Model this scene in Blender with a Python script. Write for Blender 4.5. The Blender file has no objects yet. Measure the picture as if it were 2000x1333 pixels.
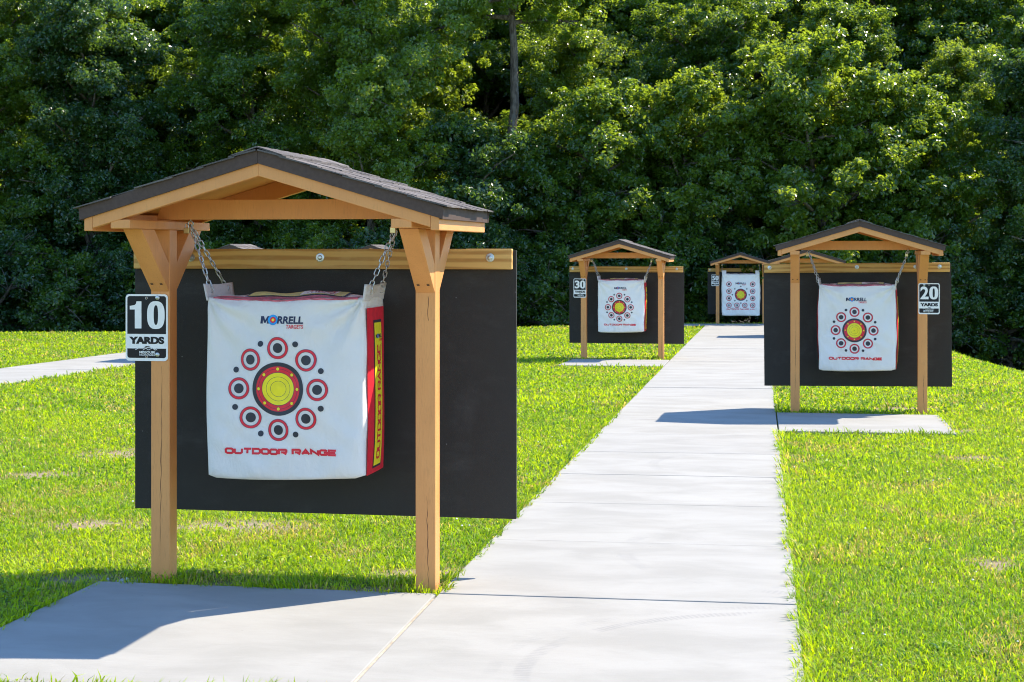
import bpy, bmesh, math, random
import numpy as np
from mathutils import Vector, Matrix
PI = math.pi
R = math.radians
C = bpy.context.scene.collection
S = bpy.context.scene

# ------------------------------------------------------------------ camera, sky, sun, exposure
CAM_H = 1.476
cd = bpy.data.cameras.new('camera'); cam = bpy.data.objects.new('camera', cd); C.objects.link(cam)
cam.location = (0, 0, CAM_H); cam.rotation_euler = (R(90), 0, 0)
cd.sensor_width = 36; cd.lens = 57.6
cd.shift_y = -(666.5 - 487.0) / 2000
cd.clip_start = 0.1; cd.clip_end = 1500
cd.dof.use_dof = True; cd.dof.focus_distance = 7.6; cd.dof.aperture_fstop = 14.0
S.camera = cam

SUN_AZ, SUN_EL = 58.6, 49.0          # azimuth from +Y (view) towards +X
w = bpy.data.worlds.new("World"); S.world = w; w.use_nodes = True
nt = w.node_tree; nt.nodes.clear()
sky = nt.nodes.new('ShaderNodeTexSky'); sky.sky_type = 'NISHITA'; sky.sun_disc = False
sky.sun_elevation = R(SUN_EL); sky.sun_rotation = R(SUN_AZ)
sky.air_density = 1.0; sky.dust_density = 0.0; sky.ozone_density = 8.0
bg = nt.nodes.new('ShaderNodeBackground'); bg.inputs[1].default_value = 0.15
wo = nt.nodes.new('ShaderNodeOutputWorld')
nt.links.new(sky.outputs[0], bg.inputs[0]); nt.links.new(bg.outputs[0], wo.inputs[0])
sl = bpy.data.lights.new('sun', 'SUN'); sl.energy = 3.6; sl.angle = R(0.53); sl.color = (1.0, 0.91, 0.77)
so = bpy.data.objects.new('sun', sl); C.objects.link(so)
sdir = Vector((math.sin(R(SUN_AZ)) * math.cos(R(SUN_EL)), math.cos(R(SUN_AZ)) * math.cos(R(SUN_EL)), math.sin(R(SUN_EL))))
so.rotation_euler = sdir.to_track_quat('Z', 'Y').to_euler(); so.location = (20, 10, 30)
S.view_settings.view_transform = 'Standard'; S.view_settings.look = 'None'
S.view_settings.exposure = 1.50; S.view_settings.gamma = 1.0
S.cycles.max_bounces = 8; S.cycles.transparent_max_bounces = 8
S.cycles.use_denoising = True; S.cycles.filter_width = 1.05

# ------------------------------------------------------------------ material helpers
class NT:
    def __init__(s, name):
        s.m = bpy.data.materials.new(name); s.m.use_nodes = True
        s.t = s.m.node_tree; s.t.nodes.clear()
        s.out = s.n('ShaderNodeOutputMaterial')
    def n(s, typ, **kw):
        nd = s.t.nodes.new(typ)
        for k, v in kw.items():
            if k.startswith('i_'):
                key = k[2:]
                key = int(key) if key.isdigit() else key.replace('_', ' ')
                s.set(nd.inputs[key], v)
            else: setattr(nd, k, v)
        return nd
    def set(s, sock, v):
        if isinstance(v, bpy.types.NodeSocket): s.t.links.new(v, sock)
        elif isinstance(v, bpy.types.Node): s.t.links.new(v.outputs[0], sock)
        else:
            if sock.type == 'RGBA' and len(v) == 3: v = (*v, 1)
            sock.default_value = v
    def math(s, op, a, b=0.0, c=0.0, clamp=False):
        nd = s.n('ShaderNodeMath', operation=op, use_clamp=clamp)
        for k, v in enumerate((a, b, c)): s.set(nd.inputs[k], v)
        return nd.outputs[0]
    def mix(s, f, a, b, blend='MIX'):
        nd = s.n('ShaderNodeMix', data_type='RGBA', blend_type=blend)
        s.set(nd.inputs[0], f); s.set(nd.inputs[6], a); s.set(nd.inputs[7], b)
        return nd.outputs[2]
    def ramp(s, f, lo, hi, a=0.0, b=1.0):
        nd = s.n('ShaderNodeMapRange', interpolation_type='SMOOTHSTEP')
        for k, v in enumerate((f, lo, hi, a, b)): s.set(nd.inputs[k], v)
        return nd.outputs[0]
    def noise(s, scale, detail=4.0, rough=0.55, vec=None, dist=0.0):
        nd = s.n('ShaderNodeTexNoise')
        nd.inputs['Scale'].default_value = scale; nd.inputs['Detail'].default_value = detail
        nd.inputs['Roughness'].default_value = rough; nd.inputs['Distortion'].default_value = dist
        if vec is not None: s.set(nd.inputs['Vector'], vec)
        return nd.outputs[0]
    def coord(s, scale=(1, 1, 1), kind='Object'):
        tc = s.n('ShaderNodeTexCoord')
        mp = s.n('ShaderNodeMapping'); mp.inputs['Scale'].default_value = scale
        s.t.links.new(tc.outputs[kind], mp.inputs[0])
        return mp.outputs[0]
    def bump(s, h, strength=0.3, dist=0.01):
        nd = s.n('ShaderNodeBump'); nd.inputs['Strength'].default_value = strength
        nd.inputs['Distance'].default_value = dist; s.set(nd.inputs['Height'], h)
        return nd.outputs[0]
    def bsdf(s, color, rough=0.6, normal=None, metallic=0.0, spec=0.5):
        b = s.n('ShaderNodeBsdfPrincipled')
        s.set(b.inputs['Base Color'], color); s.set(b.inputs['Roughness'], rough)
        b.inputs['Metallic'].default_value = metallic; b.inputs['Specular IOR Level'].default_value = spec
        if normal is not None: s.set(b.inputs['Normal'], normal)
        return b
    def done(s, sh):
        s.t.links.new(sh.outputs[0] if isinstance(sh, bpy.types.Node) else sh, s.out.inputs[0]); return s.m

def plain(name, col, rough=0.6, metallic=0.0, spec=0.5, var=0.12, nscale=30):
    t = NT(name); n = t.noise(nscale, 5, vec=t.coord())
    c2 = tuple(x * (1 - var) for x in col); c3 = tuple(min(1, x * (1 + var)) for x in col)
    return t.done(t.bsdf(t.mix(t.ramp(n, .3, .7), c2, c3), rough, metallic=metallic, spec=spec))

def paint_mat():
    t = NT('tan_paint')
    rnd = t.n('ShaderNodeObjectInfo').outputs['Random']
    n1 = t.noise(9, 6, .6, t.coord((1, 1, .35))); n2 = t.noise(170, 3, .6, t.coord((1, 1, .12)))
    n3 = t.noise(3.2, 3, .5, t.coord())
    c = t.mix(t.ramp(n1, .3, .72), (.69, .285, .082), (.76, .328, .100))
    c = t.mix(t.math('MULTIPLY', t.ramp(n3, .55, .75), .28), c, (.55, .225, .072))
    v = t.n('ShaderNodeTexVoronoi'); v.inputs['Scale'].default_value = 5.0; t.set(v.inputs['Vector'], t.coord((1, 1, .8)))
    knot = t.ramp(v.outputs['Distance'], .0, .055, 1, 0)
    c = t.mix(t.math('MULTIPLY', knot, .30), c, (.26, .13, .055))
    c = t.mix(t.math('MULTIPLY', rnd, .22), c, (.62, .25, .080))
    c = t.mix(t.math('MULTIPLY', t.ramp(n2, .52, .72), .26), c, (.42, .18, .058))
    return t.done(t.bsdf(c, t.ramp(n1, .2, .8, .5, .68), t.bump(t.math('ADD', n2, t.math('MULTIPLY', n1, .6)), .22, .004), spec=.35))

def pine_mat():
    t = NT('pine_rail_wood')
    co = t.coord((1.1, 5, 7))
    wv = t.n('ShaderNodeTexWave', wave_type='RINGS', rings_direction='X'); wv.inputs['Scale'].default_value = 1.2
    wv.inputs['Distortion'].default_value = 9.0; wv.inputs['Detail'].default_value = 2.5; wv.inputs['Detail Scale'].default_value = .7
    t.set(wv.inputs['Vector'], co)
    n = t.noise(5, 5, .6, t.coord((.8, 3, 3))); f = t.noise(150, 3, .6, t.coord((.05, 1, 1)))
    c = t.mix(t.ramp(wv.outputs['Fac'], .25, .9), (.74, .43, .12), (.48, .235, .055))
    c = t.mix(t.math('MULTIPLY', t.ramp(n, .45, .7), .45), c, (.78, .50, .17))
    c = t.mix(t.math('MULTIPLY', f, .25), c, (.36, .18, .05))
    return t.done(t.bsdf(c, .7, t.bump(f, .25, .003), spec=.3))

def rubber_mat():
    t = NT('black_rubber')
    n = t.noise(420, 2, .7, t.coord()); n2 = t.noise(5, 6, .6, t.coord())
    c = t.mix(t.ramp(n, .58, .78), (.042, .037, .031), (.115, .105, .092))
    c = t.mix(t.math('MULTIPLY', t.ramp(n2, .52, .75), .22), c, (.10, .094, .086))
    n4 = t.noise(1.6, 5, .7, t.coord((1, 1, 3.5)))
    c = t.mix(t.math('MULTIPLY', t.ramp(n4, .50, .74), .30), c, (.105, .098, .088))
    vo = t.n('ShaderNodeTexVoronoi'); vo.inputs['Scale'].default_value = 9; t.set(vo.inputs['Vector'], t.coord())
    c = t.mix(t.math('MULTIPLY', t.ramp(vo.outputs['Distance'], .012, .03, 1, 0), .7), c, (.28, .27, .25))
    return t.done(t.bsdf(c, t.ramp(n2, .3, .7, .62, .85), t.bump(n, .35, .003), spec=.12))

def shingle_mat():
    t = NT('asphalt_shingle')
    g = t.n('ShaderNodeNewGeometry').outputs['Random Per Island']
    n = t.noise(600, 2, .8, t.coord())
    c = t.mix(g, (.050, .040, .034), (.150, .126, .110))
    c = t.mix(t.ramp(n, .5, .72), c, (.24, .215, .195))
    return t.done(t.bsdf(c, .88, t.bump(n, .5, .004), spec=.3))

def cloth_mat(name, col=(.94, .86, .765)):
    t = NT(name)
    wv = t.noise(14, 6, .62, t.coord((1, 1, .6)), .6)
    big = t.noise(3.5, 4, .5, t.coord())
    wx = t.n('ShaderNodeTexWave', wave_type='BANDS', bands_direction='X'); wx.inputs['Scale'].default_value = 130; t.set(wx.inputs['Vector'], t.coord())
    wz = t.n('ShaderNodeTexWave', wave_type='BANDS', bands_direction='Z'); wz.inputs['Scale'].default_value = 130; t.set(wz.inputs['Vector'], t.coord())
    h = t.math('ADD', t.math('MULTIPLY', wv, 1.0), t.math('MULTIPLY', t.math('ADD', wx.outputs['Fac'], wz.outputs['Fac']), .05))
    dirt = t.noise(2.2, 7, .65, t.coord())
    c = t.mix(t.math('MULTIPLY', t.ramp(dirt, .5, .78), .3), col, tuple(x * y for x, y in zip(col, (.78, .74, .66))))
    return t.done(t.bsdf(c, .55, t.bump(h, .9, .018), spec=.3))

def concrete_mat():
    t = NT('pale_concrete')
    geo = t.n('ShaderNodeNewGeometry'); pos = geo.outputs['Position']; isl = geo.outputs['Random Per Island']
    mp = t.n('ShaderNodeMapping', vector_type='TEXTURE'); mp.inputs['Rotation'].default_value = (0, 0, R(-8.6)); t.set(mp.inputs[0], pos)
    al = mp.outputs[0]
    st = t.n('ShaderNodeMapping'); st.inputs['Scale'].default_value = (.8, 1.5, 1); t.set(st.inputs[0], al)
    st2 = t.n('ShaderNodeMapping'); st2.inputs['Scale'].default_value = (1.2, 26, 1); t.set(st2.inputs[0], al)
    big = t.noise(2.1, 6, .6, st.outputs[0], .4); fine = t.noise(6, 5, .65, st2.outputs[0]); grit = t.noise(260, 2, .7, pos)
    blot = t.noise(1.3, 5, .6, pos)
    c = t.mix(t.ramp(big, .32, .68), (.284, .269, .232), (.344, .327, .286))
    c = t.mix(t.math('MULTIPLY', t.ramp(fine, .50, .78), .38), c, (.262, .249, .222))
    c = t.mix(t.math('MULTIPLY', t.ramp(grit, .6, .75), .22), c, (.17, .165, .155))
    c = t.mix(t.math('MULTIPLY', t.ramp(blot, .5, .72), .30), c, (.312, .286, .242))
    c = t.mix(t.math('MULTIPLY', isl, .22), c, (.27, .26, .237))
    vo = t.n('ShaderNodeTexVoronoi'); vo.inputs['Scale'].default_value = 5.5; t.set(vo.inputs['Vector'], pos)
    spk = t.ramp(vo.outputs['Distance'], .016, .034, 1, 0)
    c = t.mix(t.math('MULTIPLY', spk, .5), c, (.19, .175, .15))
    # tyre tread scuffs: two arcs swept on the near slabs
    sep = t.n('ShaderNodeSeparateXYZ'); t.set(sep.inputs[0], pos)
    def arc(cx, cy, r, wd, k, amt):
        dx = t.math('SUBTRACT', sep.outputs[0], cx); dy = t.math('SUBTRACT', sep.outputs[1], cy)
        rr = t.math('SQRT', t.math('ADD', t.math('MULTIPLY', dx, dx), t.math('MULTIPLY', dy, dy)))
        a = t.math('ARCTAN2', dy, dx)
        band = t.ramp(t.math('ABSOLUTE', t.math('SUBTRACT', rr, r)), wd * .5, wd, 1, 0)
        tr = t.ramp(t.math('SINE', t.math('ADD', t.math('MULTIPLY', a, k), t.math('MULTIPLY', t.noise(40, 2, .5, pos), 4))), -.8, .6, .35, 1)
        nz = t.ramp(t.noise(3.0, 3, .6, pos), .42, .62)
        return t.math('MULTIPLY', t.math('MULTIPLY', band, tr), t.math('MULTIPLY', nz, amt))
    for args in ((1.05, 5.62, 1.02, .040, 270, .34), (1.05, 5.62, 1.13, .034, 270, .18), (1.6, 8.0, 1.05, .05, 260, .22), (1.9, 11.6, .9, .05, 260, .22)):
        c = t.mix(arc(*args), c, (.165, .16, .155))
    h = t.math('ADD', t.math('MULTIPLY', fine, 1.0), t.math('MULTIPLY', grit, .25))
    return t.done(t.bsdf(c, .85, t.bump(h, .35, .006), spec=.25))

def leaf_mat(name, dark, light, trans, tmix=.35):
    t = NT(name)
    geo = t.n('ShaderNodeNewGeometry'); rnd = geo.outputs['Random Per Island']
    oi = t.n('ShaderNodeObjectInfo').outputs['Random']
    n = t.noise(.55, 3, .5, t.coord())
    c = t.mix(rnd, dark, light)
    c = t.mix(t.ramp(n, .35, .7, 0, .55), c, tuple(x * .62 for x in light))
    c = t.mix(t.math('MULTIPLY', oi, .35), c, (light[0] * 1.25, light[1] * 1.0, light[2] * .8))
    b = t.bsdf(c, t.ramp(rnd, 0, 1, .16, .34), spec=.8)
    tr = t.n('ShaderNodeBsdfTranslucent'); t.set(tr.inputs[0], t.mix(rnd, trans, tuple(x * .6 for x in trans)))
    mx = t.n('ShaderNodeMixShader'); mx.inputs[0].default_value = tmix
    t.t.links.new(b.outputs[0], mx.inputs[1]); t.t.links.new(tr.outputs[0], mx.inputs[2])
    return t.done(mx)

def grass_mat():
    t = NT('grass_blades')
    at = t.n('ShaderNodeAttribute', attribute_name='tint'); at.attribute_type = 'GEOMETRY'
    c = at.outputs['Color']
    b = t.bsdf(t.mix(.10, c, (.12, .20, .02)), .48, spec=.25)
    tr = t.n('ShaderNodeBsdfTranslucent')
    t.set(tr.inputs[0], t.mix(1.0, c, (1.6, 1.45, .55), 'MULTIPLY'))
    mx = t.n('ShaderNodeMixShader'); mx.inputs[0].default_value = .5
    t.t.links.new(b.outputs[0], mx.inputs[1]); t.t.links.new(tr.outputs[0], mx.inputs[2])
    return t.done(mx)

def ground_mat():
    t = NT('lawn_soil')
    at = t.n('ShaderNodeAttribute', attribute_name='mask'); at.attribute_type = 'GEOMETRY'
    sep = t.n('ShaderNodeSeparateColor'); t.set(sep.inputs[0], at.outputs['Color'])
    pos = t.n('ShaderNodeNewGeometry').outputs['Position']
    n1 = t.noise(2.5, 6, .6, pos); n2 = t.noise(35, 5, .7, pos)
    lawn = t.mix(t.ramp(n1, .35, .65), (.11, .15, .016), (.17, .20, .026))
    lawn = t.mix(t.math('MULTIPLY', n2, .5), lawn, (.12, .11, .045))
    dirt = t.mix(t.ramp(n2, .35, .65), (.22, .165, .11), (.36, .28, .19))
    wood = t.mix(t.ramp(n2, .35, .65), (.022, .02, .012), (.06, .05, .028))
    c = t.mix(sep.outputs[1], lawn, dirt)
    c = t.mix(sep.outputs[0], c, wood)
    return t.done(t.bsdf(c, .95, t.bump(n2, .6, .03), spec=.1))

def bark_mat():
    t = NT('grey_bark')
    n = t.noise(7, 6, .7, t.coord((3, 3, .6)))
    n2 = t.noise(2, 3, .5, t.coord())
    c = t.mix(t.ramp(n, .35, .65), (.05, .04, .03), (.17, .145, .115))
    c = t.mix(t.math('MULTIPLY', t.ramp(n2, .55, .7), .5), c, (.22, .22, .19))
    return t.done(t.bsdf(c, .9, t.bump(n, .8, .03), spec=.2))

M = dict(
    paint=paint_mat(), pine=pine_mat(), rubber=rubber_mat(), shingle=shingle_mat(), concrete=concrete_mat(),
    trim=plain('dark_trim_metal', (.092, .062, .049), .75, spec=.1, var=.1, nscale=60), crack=plain('dark_crack', (.13, .06, .025), .9),
    steel=plain('zinc_steel', (.50, .50, .48), .38, metallic=1.0), brass=plain('brass', (.55, .42, .2), .35, metallic=1.0),
    cloth=cloth_mat('white_bag_cloth'), ear=cloth_mat('strap_cloth', (.80, .74, .70)),
    red=plain('red_print', (.68, .012, .025), .55, var=.1), black=plain('black_print', (.022, .022, .028), .55), navy=plain('navy_print', (.008, .014, .055), .55),
    fadered=plain('faded_red_print', (.50, .10, .12), .6, var=.35, nscale=22), fadeyellow=plain('faded_yellow_print', (.66, .58, .16), .6, var=.25, nscale=14), yellow=plain('yellow_print', (.84, .67, .010), .55, var=.06), blue=plain('blue_print', (.01, .28, .60), .5),
    white=plain('sign_white', (.84, .78, .70), .4, var=.04), signblack=plain('sign_black', (.016, .013, .012), .55, spec=.25),
    joint=plain('joint_filler', (.42, .34, .24), .9, var=.25, nscale=14), soil=plain('slab_edge_gap', (.03, .026, .02), 1.0),
    bark=bark_mat(), ground=ground_mat(), grass=grass_mat(),
    leafA=leaf_mat('oak_leaves', (.010, .042, .014), (.055, .140, .020), (.44, .60, .03), .46),
    leafB=leaf_mat('dark_leaves', (.008, .034, .016), (.035, .098, .026), (.25, .42, .035), .38),
    leafC=leaf_mat('light_leaves', (.014, .052, .014), (.090, .185, .022), (.52, .66, .035), .48),
    stone=plain('pale_gravel', (.42, .43, .45), .9, var=.3, nscale=40),
    flower=plain('clover_white', (.7, .68, .62), .8),
)

# ------------------------------------------------------------------ mesh helpers
def tag(o, label=None, cat=None, group=None, kind=None):
    if label: o['label'] = label
    if cat: o['category'] = cat
    if group: o['group'] = group
    if kind: o['kind'] = kind
    return o

def empty(name, loc=(0, 0, 0), rz=0.0, scale=1.0, parent=None):
    o = bpy.data.objects.new(name, None); C.objects.link(o)
    o.location = loc; o.rotation_euler = (0, 0, rz); o.scale = (scale,) * 3
    o.empty_display_size = .1
    if parent: o.parent = parent
    return o

class MB:
    def __init__(s): s.v = []; s.f = []; s.mi = []
    def add(s, verts, faces, mi=0):
        k = len(s.v); s.v += [tuple(p) for p in verts]
        s.f += [tuple(i + k for i in f) for f in faces]; s.mi += [mi] * len(faces)
    def box(s, x0, x1, y0, y1, z0, z1, mi=0, bev=0.0, M4=None):
        s.prism([(x0, z0), (x1, z0), (x1, z1), (x0, z1)], 'Y', y0, y1, mi, bev, M4)
    def prism(s, poly, axis, a, b, mi=0, bev=0.0, M4=None):
        """closed polygon (ccw) in the two other axes, extruded along axis; bevelled edges"""
        bm = bmesh.new()
        def pt(p, q):
            return {'Y': (p[0], q, p[1]), 'X': (q, p[0], p[1]), 'Z': (p[0], p[1], q)}[axis]
        lo = [bm.verts.new(pt(p, a)) for p in poly]; hi = [bm.verts.new(pt(p, b)) for p in poly]
        n = len(poly)
        bm.faces.new(lo); bm.faces.new(hi[::-1])
        for i in range(n): bm.faces.new((lo[i], hi[i], hi[(i + 1) % n], lo[(i + 1) % n]))
        bmesh.ops.recalc_face_normals(bm, faces=bm.faces)
        if bev > 0: bmesh.ops.bevel(bm, geom=list(bm.edges), offset=bev, segments=2, profile=.5, affect='EDGES', clamp_overlap=True)
        if M4: bm.transform(M4)
        bm.verts.index_update()
        s.add([v.co[:] for v in bm.verts], [[v.index for v in f.verts] for f in bm.faces], mi); bm.free()
    def tube(s, pts, rad, sides=8, closed=False, mi=0, cap=True):
        pts = [Vector(p) for p in pts]; n = len(pts)
        rads = rad if hasattr(rad, '__len__') else [rad] * n
        rings = []; up = None
        for i in range(n):
            if closed: d = pts[(i + 1) % n] - pts[i - 1]
            else: d = pts[min(i + 1, n - 1)] - pts[max(i - 1, 0)]
            d.normalize()
            if up is None:
                up = Vector((0, 0, 1)) if abs(d.z) < .9 else Vector((1, 0, 0))
            a = d.cross(up)
            if a.length < 1e-5: a = d.cross(Vector((0.3, 1, .2)))
            a.normalize(); b = a.cross(d); b.normalize(); up = b
            rings.append([pts[i] + (a * math.cos(2 * PI * k / sides) + b * math.sin(2 * PI * k / sides)) * rads[i] for k in range(sides)])
        vs = [p for r in rings for p in r]; fs = []
        for i in range(n if closed else n - 1):
            j = (i + 1) % n
            for k in range(sides):
                fs.append((i * sides + k, i * sides + (k + 1) % sides, j * sides + (k + 1) % sides, j * sides + k))
        if not closed and cap:
            fs.append(tuple(range(sides))[::-1]); fs.append(tuple((n - 1) * sides + k for k in range(sides)))
        s.add(vs, fs, mi)
    def disc_y(s, x, z, y0, y1, r, seg=20, mi=0, dome=0.0):
        """short cylinder facing -Y from y1 (back) to y0 (front)"""
        prof = [(r, y1), (r, y0 + dome), (r * .8, y0 + dome * .35), (r * .4, y0)]
        vs = []; fs = []
        for rr, yy in prof:
            vs += [(x + rr * math.cos(2 * PI * k / seg), yy, z + rr * math.sin(2 * PI * k / seg)) for k in range(seg)]
        for i in range(len(prof) - 1):
            for k in range(seg): fs.append((i * seg + k, i * seg + (k + 1) % seg, (i + 1) * seg + (k + 1) % seg, (i + 1) * seg + k))
        fs.append(tuple((len(prof) - 1) * seg + k for k in range(seg)))
        s.add(vs, fs, mi)
    def build(s, name, mats, parent=None, smooth=False, xf=None):
        me = bpy.data.meshes.new(name)
        vs = [xf(p) for p in s.v] if xf else s.v
        me.from_pydata(vs, [], s.f)
        for m in (mats if isinstance(mats, (list, tuple)) else [mats]): me.materials.append(m)
        me.polygons.foreach_set('material_index', s.mi)
        if smooth: me.polygons.foreach_set('use_smooth', [True] * len(s.f))
        me.update()
        o = bpy.data.objects.new(name, me); C.objects.link(o)
        if parent: o.parent = parent
        return o

def children(o): return [c for c in bpy.data.objects if c.parent == o]
_kids = {}
def copy_tree(o, parent=None):
    c = o.copy(); C.objects.link(c); c.parent = parent
    for ch in list(o.children): copy_tree(ch, c)
    return c

# 2-D text and shape tools ------------------------------------------------------
def text2d(s, bold=0.0, shear=0.0, spacing=1.0):
    cu = bpy.data.curves.new('t', 'FONT'); cu.body = s; cu.size = 1.0; cu.offset = bold; cu.shear = shear
    cu.space_character = spacing; cu.resolution_u = 6; cu.fill_mode = 'FRONT'
    ob = bpy.data.objects.new('t', cu); C.objects.link(ob)
    dg = bpy.context.evaluated_depsgraph_get(); dg.update()
    me = ob.evaluated_get(dg).to_mesh()
    v = np.array([p.co[:2] for p in me.vertices]); f = [tuple(q.vertices) for q in me.polygons]
    ob.evaluated_get(dg).to_mesh_clear()
    bpy.data.objects.remove(ob); bpy.data.curves.remove(cu)
    lo, hi = v.min(0), v.max(0)
    return (v - lo) / (hi - lo), f
_tc = {}
def text_fit(mb, s, x0, x1, z0, z1, put, mi, bold=0.0, shear=0.0, spacing=1.0, rot=False):
    key = (s, bold, shear, spacing)
    if key not in _tc: _tc[key] = text2d(s, bold, shear, spacing)
    v, f = _tc[key]
    if rot: pts = [put(x0 + (x1 - x0) * (1 - b), z0 + (z1 - z0) * a) for a, b in v]
    else: pts = [put(x0 + (x1 - x0) * a, z0 + (z1 - z0) * b) for a, b in v]
    mb.add(pts, f, mi)
def ring(mb, cx, cz, r0, r1, put, mi, seg=48, rings=1):
    """annulus (r0 may be 0)"""
    rr = [r0 + (r1 - r0) * k / rings for k in range(rings + 1)]
    vs = []; fs = []
    for r in rr: vs += [put(cx + r * math.cos(2 * PI * k / seg), cz + r * math.sin(2 * PI * k / seg)) for k in range(seg)]
    for i in range(rings):
        for k in range(seg):
            a, b = i * seg + k, i * seg + (k + 1) % seg
            if rr[i] == 0:
                if i == 0: continue
            fs.append((a, b, b + seg, a + seg))
    if r0 == 0:
        fs.append(tuple(range(seg, 2 * seg)) if rings > 0 else ())
        fs = [f for f in fs if f]
    mb.add(vs, fs, mi)
def rrect(x0, x1, z0, z1, r, n=5):
    out = []
    for cx, cz, a0 in ((x1 - r, z0 + r, -90), (x1 - r, z1 - r, 0), (x0 + r, z1 - r, 90), (x0 + r, z0 + r, 180)):
        for k in range(n + 1):
            a = R(a0 + 90 * k / n); out.append((cx + r * math.cos(a), cz + r * math.sin(a)))
    return out
# wide square stroke letters
STROKES = {
    'O': [[(.18, 0), (.82, 0), (1, .2), (1, .8), (.82, 1), (.18, 1), (0, .8), (0, .2), (.18, 0)]],
    'U': [[(0, 1), (0, .2), (.18, 0), (.82, 0), (1, .2), (1, 1)]],
    'T': [[(0, 1), (1, 1)], [(.5, 1), (.5, 0)]],
    'D': [[(0, 0), (.78, 0), (1, .22), (1, .78), (.78, 1), (0, 1), (0, 0)]],
    'R': [[(0, 0), (0, 1), (.85, 1), (1, .86), (1, .55), (.85, .42), (.3, .42)], [(.55, .42), (1, 0)]],
    'A': [[(0, 0), (.5, 1), (1, 0)], [(.22, .3), (.78, .3)]],
    'N': [[(0, 0), (0, 1), (1, 0), (1, 1)]],
    'G': [[(1, .82), (.82, 1), (.18, 1), (0, .8), (0, .2), (.18, 0), (.85, 0), (1, .12), (1, .5), (.55, .5)]],
    'E': [[(1, 0), (0, 0), (0, 1), (1, 1)], [(0, .5), (.9, .5)]],
    'X': [[(0, 0), (1, 1)], [(0, 1), (1, 0)]], 'L': [[(0, 1), (0, 0), (1, 0)]],
}
def stroke_text(mb, s, x0, x1, z0, z1, put, mi, th, rot=False):
    adv = []
    for ch in s: adv.append(.30 if ch == ' ' else 1.0)
    gap = .27; tot = sum(adv) + gap * (len(s) - 1)
    W = (z1 - z0) if rot else (x1 - x0); Hh = (x1 - x0) if rot else (z1 - z0)
    u = W / tot; x = 0.0; q = 0
    for ch, a in zip(s, adv):
        if ch != ' ':
            for st in STROKES[ch]:
                P = [Vector((x + p[0] * u, th / 2 + p[1] * (Hh - th))) for p in st]
                closed = (P[0] - P[-1]).length < 1e-6
                if closed: P = P[:-1]
                L = []; Rr = []; n = len(P)
                for i in range(n):
                    if closed: d0, d1 = P[i] - P[i - 1], P[(i + 1) % n] - P[i]
                    else: d0 = P[i] - P[i - 1] if i else P[1] - P[0]; d1 = P[i + 1] - P[i] if i < n - 1 else d0
                    d0 = d0.normalized(); d1 = d1.normalized()
                    nn = Vector((-(d0.y + d1.y), d0.x + d1.x)); nn = nn.normalized() if nn.length > 1e-4 else Vector((-d0.y, d0.x))
                    c = max(.5, nn.dot(Vector((-d0.y, d0.x))))
                    hw = th / 2 / c
                    L.append(P[i] + nn * hw); Rr.append(P[i] - nn * hw)
                q += 1
                def pp(p):
                    e = -.00015 * (q % 2)
                    v = put(x0 + Hh - p.y, z0 + p.x) if rot else put(x0 + p.x, z0 + p.y)
                    return v
                vs = [pp(p) for p in L] + [pp(p) for p in Rr]
                fs = [(i, (i + 1) % n, n + (i + 1) % n, n + i) for i in range(n if closed else n - 1)]
                mb.add(vs, fs, mi)
        x += (a + gap) * u

# ------------------------------------------------------------------ terrain
_zd = np.array([-60, 0, 7.5, 16.0, 25.8, 34, 43.4, 60, 90, 400.]); _zz = np.array([.0, 0, 0, -.115, -.235, -.345, -.485, -.85, -2.0, -4.0])
_dd = np.linspace(-60, 400, 4601); _zs = np.interp(_dd, _zd, _zz)
_k = np.ones(31) / 31; _zs = np.convolve(np.pad(_zs, 15, mode='edge'), _k, 'valid')
def zpath(y): return np.interp(y, _dd, _zs)
AX, AY, TH = -.313, 7.041, R(8.6)           # start of the walkway's left edge, and its heading
TX, TY = math.sin(TH), math.cos(TH); NX, NY = math.cos(TH), -math.sin(TH)
def path_uv(x, y): return (x - AX) * TX + (y - AY) * TY, (x - AX) * NX + (y - AY) * NY
def path_xy(u, v): return AX + u * TX + v * NX, AY + u * TY + v * NY
def zground(x, y):
    x = np.asarray(x, float); y = np.asarray(y, float)
    u, v = path_uv(x, y)
    z = zpath(y)
    v0 = np.interp(y, [5, 18, 24, 30, 40], [6.5, 5.6, 5.1, 4.55, 4.5])
    lat = np.log1p(np.exp(np.clip((v - v0) / .35, -30, 30))) * .35
    z = z - 2.3 * np.tanh(.40 * lat / 2.3)
    z = z + 14 * np.clip((y - 72) / 60, 0, 1) ** 1.3
    dc = np.interp(x, [-30, -8, 0.5, 4.2, 40], [34.5, 36, 39.5, 44, 46])
    e = np.clip(y - dc, 0, 30)
    z = z - .012 * e ** 2 / (1 + .05 * e)
    return z

# ------------------------------------------------------------------ shelters: position (x, y, z), heading, fitted to the photo
ST = {10: (-.970, 7.289, 0.0, 9.98), 20: (3.390, 16.04, -.141, 10.3), 30: (1.740, 25.82, -.276, 10.0),
      40: (6.23, 34.6, -.42, 10.0), 50: (6.06, 43.39, -.512, 10.0), 'a': (-4.25, 25.6, -.35, 9.0), 'b': (-2.85, 34.4, -.335, 9.0)}
def st_xy(k, lx, ly):
    X, Y, Z, r = ST[k]; c, s = math.cos(R(r)), math.sin(R(r))
    return X + lx * c + ly * s, Y - lx * s + ly * c
def st_loc(k, x, y):
    X, Y, Z, r = ST[k]; c, s = math.cos(R(r)), math.sin(R(r))
    return (x - X) * c - (y - Y) * s, (x - X) * s + (y - Y) * c
SLABS = {10: (-.865, .88, -1.80, -.135), 20: (-1.0, .755, -2.10, -.25), 30: (-.72, .95, -2.15, -.50)}
PW = 1.515
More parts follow.
